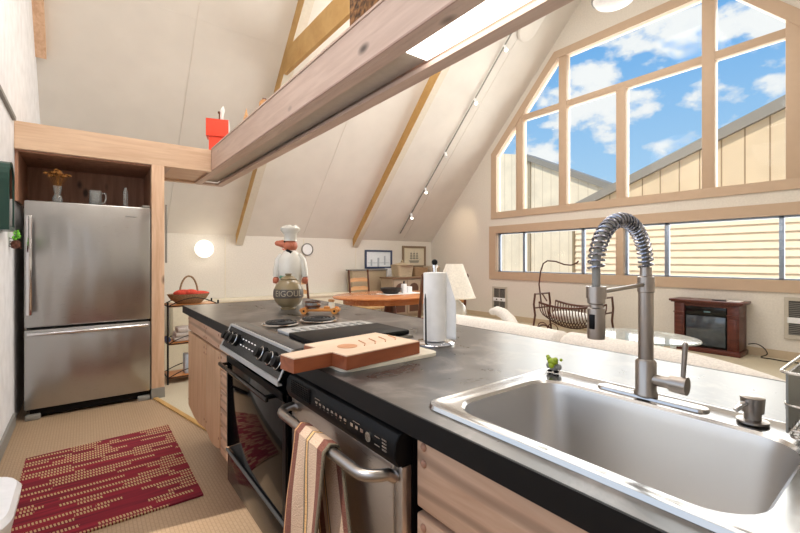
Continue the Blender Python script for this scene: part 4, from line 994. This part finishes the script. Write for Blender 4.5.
single('basket_lid', B().lathe([(.24, 0), (.24, .012), (.10, .04), (.03, .06), (.025, .10), (0, .12), (0, 0)], (5.36, 6.92, 1.097), 20), M_tan, 'pointed lid with knob on the tan wicker basket', 'lid', (5.36, 6.92, 1.097))
basket(5.79, 6.92, .856, .40, .3, .19, 'brown wicker basket in the middle of the sideboard', M_wick)
basket(6.20, 6.92, .856, .28, .3, .22, 'pale wicker basket at the right on the sideboard', pm('pale_wicker', (200, 186, 164), .8, bump=(120, .9, .12)))

# dining table and chairs
tx, ty = 3.22, 4.42
s = thing('dining_table', 'oval honey oak pedestal dining table with a scalloped edge', 'table', (tx, ty, 0))
obj('tabletop', B().lathe([(0, .720), (.78, .720), (.80, .728), (.80, .742), (.785, .750), (0, .750)], (tx, ty, 0), 48, 1.0, .72), M_table, s)
obj('apron', B().lathe([(.64, .65), (.66, .65), (.66, .7195), (.64, .7195), (.64, .65)], (tx, ty, 0), 40, 1, .72), M_table, s)
obj('pedestal', B().lathe([(0, .05), (.10, .05), (.11, .15), (.06, .25), (.05, .4), (.09, .5), (.07, .6), (.2, .65), (.2, .7195), (0, .7195)], (tx, ty, 0), 20), M_chair, s)
for k in range(4):
    a = PI / 4 + k * PI / 2; obj('foot', B().tube([(tx + .05 * math.cos(a), ty + .05 * math.sin(a), .13), (tx + .2 * math.cos(a), ty + .2 * math.sin(a), .09), (tx + .38 * math.cos(a), ty + .38 * math.sin(a), .028)], [.045, .035, .028], 8), M_chair, s)
s.location.z = .009
tz = .760
single('table_runner', loft(B(), [L3(rrect(tx - .14, tx + .46, ty - .14, ty + .14, .02), tz), L3(rrect(tx - .14, tx + .46, ty - .14, ty + .14, .02), tz + .004)]), M_white, 'white cloth mat on the right half of the dining table', 'mat', (tx + .3, ty, tz))
s = single('dark_basket_bowl', B().lathe([(0, .005), (.09, .005), (.13, .04), (.145, .08), (.135, .08), (.12, .045), (.085, .015), (0, .015), (0, .005)], (tx + .03, ty + .02, tz), 24), pm('black_wicker', (44, 38, 36), .7, bump=(120, .9, .2)), 'dark woven bowl on the white mat of the dining table', 'bowl', (tx + .03, ty, tz + .005))
s = thing('white_jug', 'white square jug with black stopper on the dining table', 'jug', (tx + .22, ty - .02, tz))
obj('body', B().box(tx + .19, tx + .25, ty - .05, ty + .01, tz + .0045, tz + .13, .008), M_plast, s)
obj('stopper', B().lathe([(0, .131), (.010, .131), (.010, .15), (.014, .16), (0, .175)], (tx + .22, ty - .02, tz), 12), M_blkpl, s)
single('white_box', B().box(tx + .28, tx + .35, ty - .04, ty + .03, tz + .0045, tz + .09, .006), M_plast, 'small white box beside the jug on the dining table', 'box', (tx + .31, ty, tz + .0045))

def make_chair(label, loc, rz):
    s = thing('ladder_back_chair', label, 'chair', loc, rz, 'ladder-back dining chairs', world=False)
    for x in (-.2, .2):
        obj('leg', B().lathe([(0, 0), (.014, 0), (.018, .1), (.015, .2), (.02, .3), (.018, .45), (0, .455)], (x, -.2, 0), 12), M_chair, s)
        obj('back_post', B().tube([(x, .2, 0), (x, .2, .45), (x * 1.0, .235, .8), (x * 1.02, .255, 1.0)], [.016, .019, .016, .015], 10).ball((x * 1.02, .257, 1.02), .020, 1, 1, 1.3), M_chair, s)
    obj('seat', B().box(-.22, .22, -.22, .21, .43, .465, .01), pm('woven_rush', (190, 156, 104), .9, bump=(90, .8, .1)), s)
    for k, z_ in enumerate((.56, .70, .84)):
        n = 12; top = [(-.19 + .38 * i / n, .21 + .001 * z_ + (z_ - .45) * .09, z_ + .045 + .03 * math.sin(PI * i / n) + .008 * math.sin(3 * PI * i / n)) for i in range(n + 1)]
        bot = [(p[0], p[1], z_ + .008 * math.sin(PI * i / n)) for i, p in enumerate(top)][::-1]
        obj('slat', B().poly(top + bot, (0, .009, 0)), M_chairl, s)
    for z_ in (.15, .28): obj('stretcher', B().cyl((-.2, -.2, z_), (.2, -.2, z_), .01, n=8).cyl((-.2, .2, z_), (.2, .2, z_), .01, n=8), M_chair, s)
    for x in (-.2, .2): obj('stretcher', B().cyl((x, -.2, .2), (x, .2, .2), .01, n=8), M_chair, s)
    return s
ch = make_chair('ladder-back chair on the far side of the dining table, facing the island', (3.62, 5.55, .009), math.radians(8))
ch2 = dup(ch, (2.80, 3.65, .009), math.radians(-130), 'ladder-back chair at the right of the dining table, beside the paper towels', 'ladder-back dining chairs')
ch3 = dup(ch, (3.35, 3.60, .009), math.radians(-100), 'ladder-back chair standing behind the white table lamp', 'ladder-back dining chairs')
ch4 = dup(ch, (2.62, 5.40, .009), math.radians(38), 'dark chair behind the chef figure on the island', 'ladder-back dining chairs')
single('crimson_rug', loft(B(), [L3(rrect(2.2, 5.9, 3.6, 6.5, .02), .001), L3(rrect(2.2, 5.9, 3.6, 6.5, .02), .008)]), pm('crimson_pile', (170, 24, 62), .95, bump=(60, .5, .12)), 'crimson rug under the dining table', 'rug', (4, 5, .001))

# lamp and side table behind the sofa
lx, ly = 2.97, 2.97
s = thing('table_lamp', 'white table lamp with wide pleated cone shade behind the paper towels', 'lamp', (lx, ly, .50))
obj('lamp_base', B().lathe([(0, 0), (.08, 0), (.085, .02), (.06, .04), (.10, .10), (.125, .18), (.11, .25), (.05, .31), (.02, .33), (.02, .36), (0, .36)], (lx, ly, .50), 24), M_glaze, s)
b_ = B(); n = 48
b_.lathe([(.212, .335), (.085, .675)], (lx, ly, .50), n); b_.lathe([(.082, .675), (.208, .337)], (lx, ly, .50), n)
obj('lamp_shade', b_, M_lampsh, s); obj('shade_trim', B().lathe([(.213, .333), (.215, .338), (.211, .345), (.209, .335)], (lx, ly, .5), n), M_cream, s)
s = thing('side_table', 'small round side table carrying the white lamp behind the sofa', 'table', (lx, ly, 0))
obj('top', B().lathe([(0, .47), (.23, .47), (.23, .499), (0, .499)], (lx, ly, 0)), M_chair, s); obj('stem', B().lathe([(0, .02), (.15, .0), (.15, .03), (.03, .06), (.03, .4695), (0, .4695)], (lx, ly, 0)), M_chair, s)

# ------------------------------------------------------------ living area
def sofa_section(name, lab, pts, top, r_=.12, cat='sofa'):
    s = thing(name, lab, cat, (pts[0][0], pts[0][1], 0))
    # back: thick rounded ridge along pts
    b = B(); m = len(pts)
    lo = []
    for i, (x, y, z_) in enumerate(pts):
        t = Vector((pts[min(i + 1, m - 1)][0] - pts[max(i - 1, 0)][0], pts[min(i + 1, m - 1)][1] - pts[max(i - 1, 0)][1], 0)).normalized(); nrm = Vector((-t.y, t.x, 0))
        prof = [(-r_, .12), (-r_, z_ - r_)] + [(-r_ * math.cos(a), z_ - r_ + r_ * math.sin(a)) for a in [PI * k / 8 for k in range(1, 8)]] + [(r_, z_ - r_), (r_, .12)]
        lo.append([Vector((x, y, 0)) + nrm * u + Vector((0, 0, h)) for u, h in prof])
    rings = [[b.b.verts.new(p) for p in l] for l in lo]
    for a, c_ in zip(rings, rings[1:]):
        for k in range(len(a)): b.b.faces.new((a[k], a[(k + 1) % len(a)], c_[(k + 1) % len(a)], c_[k]))
    b.b.faces.new(rings[0]); b.b.faces.new(rings[-1][::-1])
    obj('back', b, M_sofa, s, bevel=.03)
    return s
sp1 = [(2.02, 1.20 + i * (2.25 - 1.20) / 10, .838 + .010 * math.sin(PI * i / 10)) for i in range(11)]
sA = sofa_section('curved_sofa', 'cream curved sofa, left section behind the island counter', sp1, .79)
obj('seat_cushion', B().box(2.15, 2.85, 1.24, 1.72, .18, .43, .04), M_sofa, sA); obj('seat_cushion', B().box(2.15, 2.85, 1.74, 2.20, .18, .43, .04), M_sofa, sA)
obj('arm', B().box(2.15, 2.9, 2.21, 2.38, .12, .60, .06), M_sofa, sA)
obj('base', B().box(1.95, 2.82, 1.24, 2.2, 0, .119), M_sofa, sA)
sp2 = [(2.02 - .22 * (i / 12) ** 2 * .3, 1.19 - i * (1.19 - .22) / 12, .842 - .085 * (i / 12) ** 4) for i in range(13)]
sB = sofa_section('curved_sofa', 'cream curved sofa, right section with its back dropping near the dish rack', sp2, .79)
obj('seat_cushion', B().box(2.15, 2.85, .25, 1.2, .18, .43, .04), M_sofa, sB); obj('base', B().box(1.95, 2.82, .26, 1.18, 0, .119), M_sofa, sB)
b_ = B().tube([(2.42, 2.02, .83), (2.39, 1.95, .845), (2.36, 1.87, .835), (2.33, 1.79, .80), (2.30, 1.72, .73)], [.025, .034, .038, .04, .04], 14)
b_.ball((2.42, 2.02, .83), .025)
single('bolster_pillow', b_, M_sofa, 'white rolled bolster sticking up above the left sofa back', 'pillow', (2.4, 1.8, .6))

# coffee table
cx, cy = 4.12, 1.66
s = thing('glass_coffee_table', 'oval glass coffee table behind the sofa, right of the faucet spout', 'table', (cx, cy, 0))
obj('glass_top', B().lathe([(0, .50), (.45, .50), (.455, .507), (.45, .514), (0, .514)], (cx, cy, 0), 48, .8, 1.0), glass('table_glass', (238, 246, 244), .30, .05, .22), s)
for dx_, dy_ in ((-.14, -.2), (.14, -.2), (-.14, .2), (.14, .2)): obj('leg', B().box(cx + dx_ - .02, cx + dx_ + .02, cy + dy_ - .02, cy + dy_ + .02, 0, .4995, .005), M_plast, s)
obj('shelf', B().lathe([(0, .15), (.30, .15), (.30, .17), (0, .17)], (cx, cy, 0), 32, .75, 1), M_plast, s)

# cradle
kx, ky = 6.10, 3.50
s = thing('spindle_cradle', 'brown bentwood spindle cradle with a tall swan-neck canopy hook', 'cradle', (kx, ky, 0))
L_ = .43
def pb_(y, ang, ra=.24, rb_=.26): # point on U-shaped hull
    return Vector((kx + ra * math.sin(ang), ky + y, .62 - rb_ * math.cos(ang)))
b_ = B()
for sgn in (-1, 1):
    b_ = B(); b_.tube([(kx + sgn * .24, ky - L_ + 2 * L_ * i / 16, .47 + .055 * (abs(i - 8) / 8) ** 2) for i in range(17)], .017, 8)
    obj('top_rail', b_, M_iron, s)
for i in range(19):
    y = -L_ + 2 * L_ * i / 18; hgt = 1 - .25 * (abs(i - 9) / 9) ** 2; zt = .47 + .055 * (abs(i - 9) / 9) ** 2
    obj('spindle', B().tube([(kx + .24 * math.sin(a), ky + y * (.96 + .04 * abs(math.sin(a))), zt - .34 * hgt * math.cos(a)) for a in [-PI / 2 + PI * k / 10 for k in range(11)]], .0085, 6), M_iron, s)
for sy in (-1, 1):
    y = ky + sy * (L_ + .10)
    b_ = B()
    for sx in (-1, 1):
        b_.tube([(kx + sx * .20, y, .66), (kx + sx * .235, y, .48), (kx + sx * .20, y, .30), (kx + sx * .27, y, .03)], [.016, .017, .017, .014], 8)
    b_.tube([(kx - .20, y, .65), (kx + .20, y, .65)], .013, 8); b_.tube([(kx - .22, y, .42), (kx + .22, y, .42)], .013, 8)
    b_.tube([(kx - .27 + .54 * i / 10, y, .03 + .09 * math.sin(PI * i / 10)) for i in range(11)], .014, 8)
    obj('end_frame', b_, M_iron, s)
    obj('pivot', B().tube([(kx, y, .65), (kx, y - sy * .05, .58), (kx, y - sy * .09, .53)], .012, 8), M_iron, s)
y = ky + L_ + .10
obj('swan_neck_hook', B().tube([(kx, y + .02, .50), (kx, y + .06, .80), (kx, y + .03, 1.02), (kx, y - .02, 1.15), (kx, y - .10, 1.20), (kx, y - .25, 1.19), (kx, y - .40, 1.14), (kx, y - .52, 1.13), (kx, y - .62, 1.17), (kx, y - .64, 1.20)], .012, 8), M_iron, s)
b_ = B()
for c0 in (.16, .34):
    b_.tube([(kx - .26, ky + L_ + .08 - c0 + .09 * math.cos(a), .12 + .09 * math.sin(a)) for a in [PI * i / 10 for i in range(20)]], .008, 6, closed=True)
obj('scroll_ring', b_, M_iron, s)
single('cradle_mattress', B().ball((kx, ky, .32), .17, 1.0, 2.2, .5), M_white, 'white padded mattress lying in the spindle cradle', 'mattress', (kx, ky, .25))

# fireplace
fx0, fy0, fy1 = 6.45, 1.49, 2.20
s = thing('electric_fireplace', 'cherry wood electric fireplace with a dark glass screen against the window wall', 'fireplace', (6.6, 1.8, 0))
obj('plinth', B().box(fx0 - .03, XR - .02, fy0 - .02, fy1 + .02, 0, .06, .006), M_cherry, s)
for y in (fy0, fy1 - .12): 
    pl = obj('pilaster', B().box(fx0, XR - .02, y, y + .12, .06, .64, .004), M_cherry, s)
    obj('capital', B().box(fx0 - .015, fx0, y - .005, y + .125, .50, .515, .003).box(fx0 - .012, fx0, y + .02, y + .10, .09, .46, .003), M_cherry, pl)
obj('header', B().box(fx0 + .01, XR - .02, fy0 + .12, fy1 - .12, .60, .64), M_cherry, s)
obj('mantel', B().box(fx0 - .05, XR - .02, fy0 - .05, fy1 + .05, .655, .685, .008).box(fx0 - .03, XR - .02, fy0 - .03, fy1 + .03, .641, .656, .004), M_cherry, s)
obj('firebox', B().box(fx0 + .03, XR - .03, fy0 + .12, fy1 - .12, .06, .60), M_blkpl, s)
obj('control_strip', B().box(fx0 + .012, fx0 + .03, fy0 + .13, fy1 - .13, .49, .60, .003), M_black, s)
obj('display', B().box(fx0 + .009, fx0 + .012, fy0 + .30, fy1 - .34, .525, .545), pm('teal_display', (90, 120, 130), .3), s)
obj('glass_screen', B().box(fx0 + .012, fx0 + .029, fy0 + .14, fy1 - .14, .09, .475, .003), M_fscreen, s)
single('mantel_papers', B().box(fx0 + .02, fx0 + .16, 1.48, 1.62, .6855, .694, .002), M_white, 'white folded papers on the right of the fireplace mantel', 'papers', (fx0 + .1, 1.55, .6855))
single('remote_control', B().box(fx0 + .03, fx0 + .08, 1.64, 1.78, .6855, .70, .004), M_dgray, 'dark remote control beside the papers on the mantel', 'remote control', (fx0 + .05, 1.7, .6855))
cb = [(6.7, 1.38, .09), (6.66, 1.31, .14), (6.60, 1.24, .13), (6.58, 1.22, .05), (6.6, 1.30, .012), (6.62, 1.15, .012), (6.60, 1.0, .012), (6.68, .85, .012), (6.76, .72, .03)]
def smooth_path(p, k=6):
    p = [Vector(q) for q in p]; out = []
    for i in range(len(p) - 1):
        a, b, c, d = p[max(i - 1, 0)], p[i], p[i + 1], p[min(i + 2, len(p) - 1)]
        for j in range(k):
            t = j / k; out.append(.5 * ((2 * b) + (c - a) * t + (2 * a - 5 * b + 4 * c - d) * t * t + (3 * b - a - 3 * c + d) * t ** 3))
    return out + [p[-1]]
cb = [(6.72, 1.46, .14), (6.70, 1.38, .16), (6.66, 1.30, .13), (6.64, 1.26, .06), (6.64, 1.32, .012), (6.63, 1.22, .010), (6.60, 1.05, .010), (6.66, .88, .010), (6.76, .72, .012)]
single('power_cord', B().tube(smooth_path(cb), .006, 6), M_blkpl, 'black power cord looping from the fireplace along the floor', 'cord', (6.6, 1.2, .012))
def heater(y0, y1, z0, z1, lab):
    s = thing('wall_heater', lab, 'heater', (XR, (y0 + y1) / 2, z0)); x = XR - .03
    obj('housing', B().holed([W3([(y0, z0), (y1, z0), (y1, z1), (y0, z1)], x), W3([(y0 + .04, z0 + .05), (y1 - .04, z0 + .05), (y1 - .04, z1 - .04), (y0 + .04, z1 - .04)], x)], (.03, 0, 0)), pm('heater_enamel', (190, 184, 172), .5), s, smooth=False)
    obj('dark_backing', B().box(XR - .012, XR - .002, y0 + .03, y1 - .03, z0 + .04, z1 - .03), M_dgray, s)
    b = B(); n = int((z1 - z0 - .09) / .022)
    for i in range(n): b.box(XR - .022, XR - .014, y0 + .04, y1 - .04, z0 + .055 + i * .022, z0 + .063 + i * .022)
    ym = (y0 + y1) / 2; obj('louvres', b, M_gray, s)
    h = z1 - z0; zc = z0 + h * .38
    obj('control_plate', B().box(XR - .034, XR - .024, y0 + .03, y1 - .03, zc, zc + .07, .002), M_plast, s)
    obj('dial', B().cyl((XR - .045, ym + .06, zc + .035), (XR - .034, ym + .06, zc + .035), .014, n=12).cyl((XR - .045, ym - .06, zc + .035), (XR - .034, ym - .06, zc + .035), .014, n=12), M_blkpl, s)
    obj('centre_bar', B().box(XR - .030, XR - .022, ym - .012, ym + .012, z0 + .05, z1 - .04), M_gray, s)
heater(5.29, 5.66, .18, .66, 'louvred wall heater below the left end of the low window')
heater(.62, 1.13, .26, .76, 'louvred wall heater right of the fireplace at the picture edge')

# ------------------------------------------------------------ ceiling track lights, fan, sensor
s = thing('track_light', 'white track with small spot heads running up the sloping ceiling', 'track light', roof_pt(5.7, 7.0, .0))
obj('track', B().cyl(roof_pt(5.68, 7.42, .03), roof_pt(5.68, 3.9, .03), .013, n=8), M_gray, s)
for y in (7.02, 6.55, 5.95, 5.17, 4.5):
    p = roof_pt(5.66, y, .05); e = p + Vector((-.02, -.05, -.10))
    h = obj('spot_head', B().cyl(p, e, .022, .03, n=12), M_plast, s)
    if y != 5.95:
        obj('bulb', B().ball(e, .026), M_spot, h)
        light('SPOT', e + Vector((0, -.01, -.03)), 7 if y > 6 else 5, (255, 240, 215), (math.radians(25 if y < 6 else -10), 0, 0), spot_size=math.radians(100), shadow_soft_size=.03)
for y, x in ((6.9, 5.68),): light('SPOT', roof_pt(5.95, 6.5, .35), 16, (255, 226, 186), Vector((.8, .25, -.6)).to_track_quat('-Z', 'Y').to_euler(), spot_size=math.radians(62), spot_blend=.9, shadow_soft_size=.04)
pw = roof_pt(5.98, 4.15, .02)
R1 = Vector((0, -1.045, -1)).normalized().to_track_quat('Z', 'Y').to_matrix()
b_ = B()
lp1 = [Vector((x, y, 0)) for x, y in rrect(-.20, .20, -.34, .34, .19, 8)]
loft(b_, [[pw + R1 @ p for p in lp1], [pw + R1 @ (p * .95 + Vector((0, 0, .035))) for p in lp1], [pw + R1 @ (p * .8 + Vector((0, 0, .05))) for p in lp1]])
single('ceiling_speaker', b_, M_ceil, 'white oval fixture on the sloping ceiling at the top of the track', 'fixture', pw)
fx_, fy_, fz_ = 5.0, 2.33, 4.25
s = thing('ceiling_light_fixture', 'round white glass ceiling light on a long rod at the top edge', 'ceiling light', (fx_, fy_, fz_))
obj('bowl', B().lathe([(0, -.02), (.13, 0), (.21, .04), (.235, .08), (.235, .11), (0, .12)], (fx_, fy_, fz_), 32), M_plast, s)
obj('rim', B().tube([(fx_ + 0.24 * math.cos(a), fy_ + .24 * math.sin(a), fz_ + .09) for a in [PI * i / 18 for i in range(36)]], .014, 8, closed=True), M_gray, s)
obj('rod', B().cyl((fx_, fy_, fz_ + .12), (fx_, fy_, roofz(fy_) + .03), .015, n=8), M_gray, s)
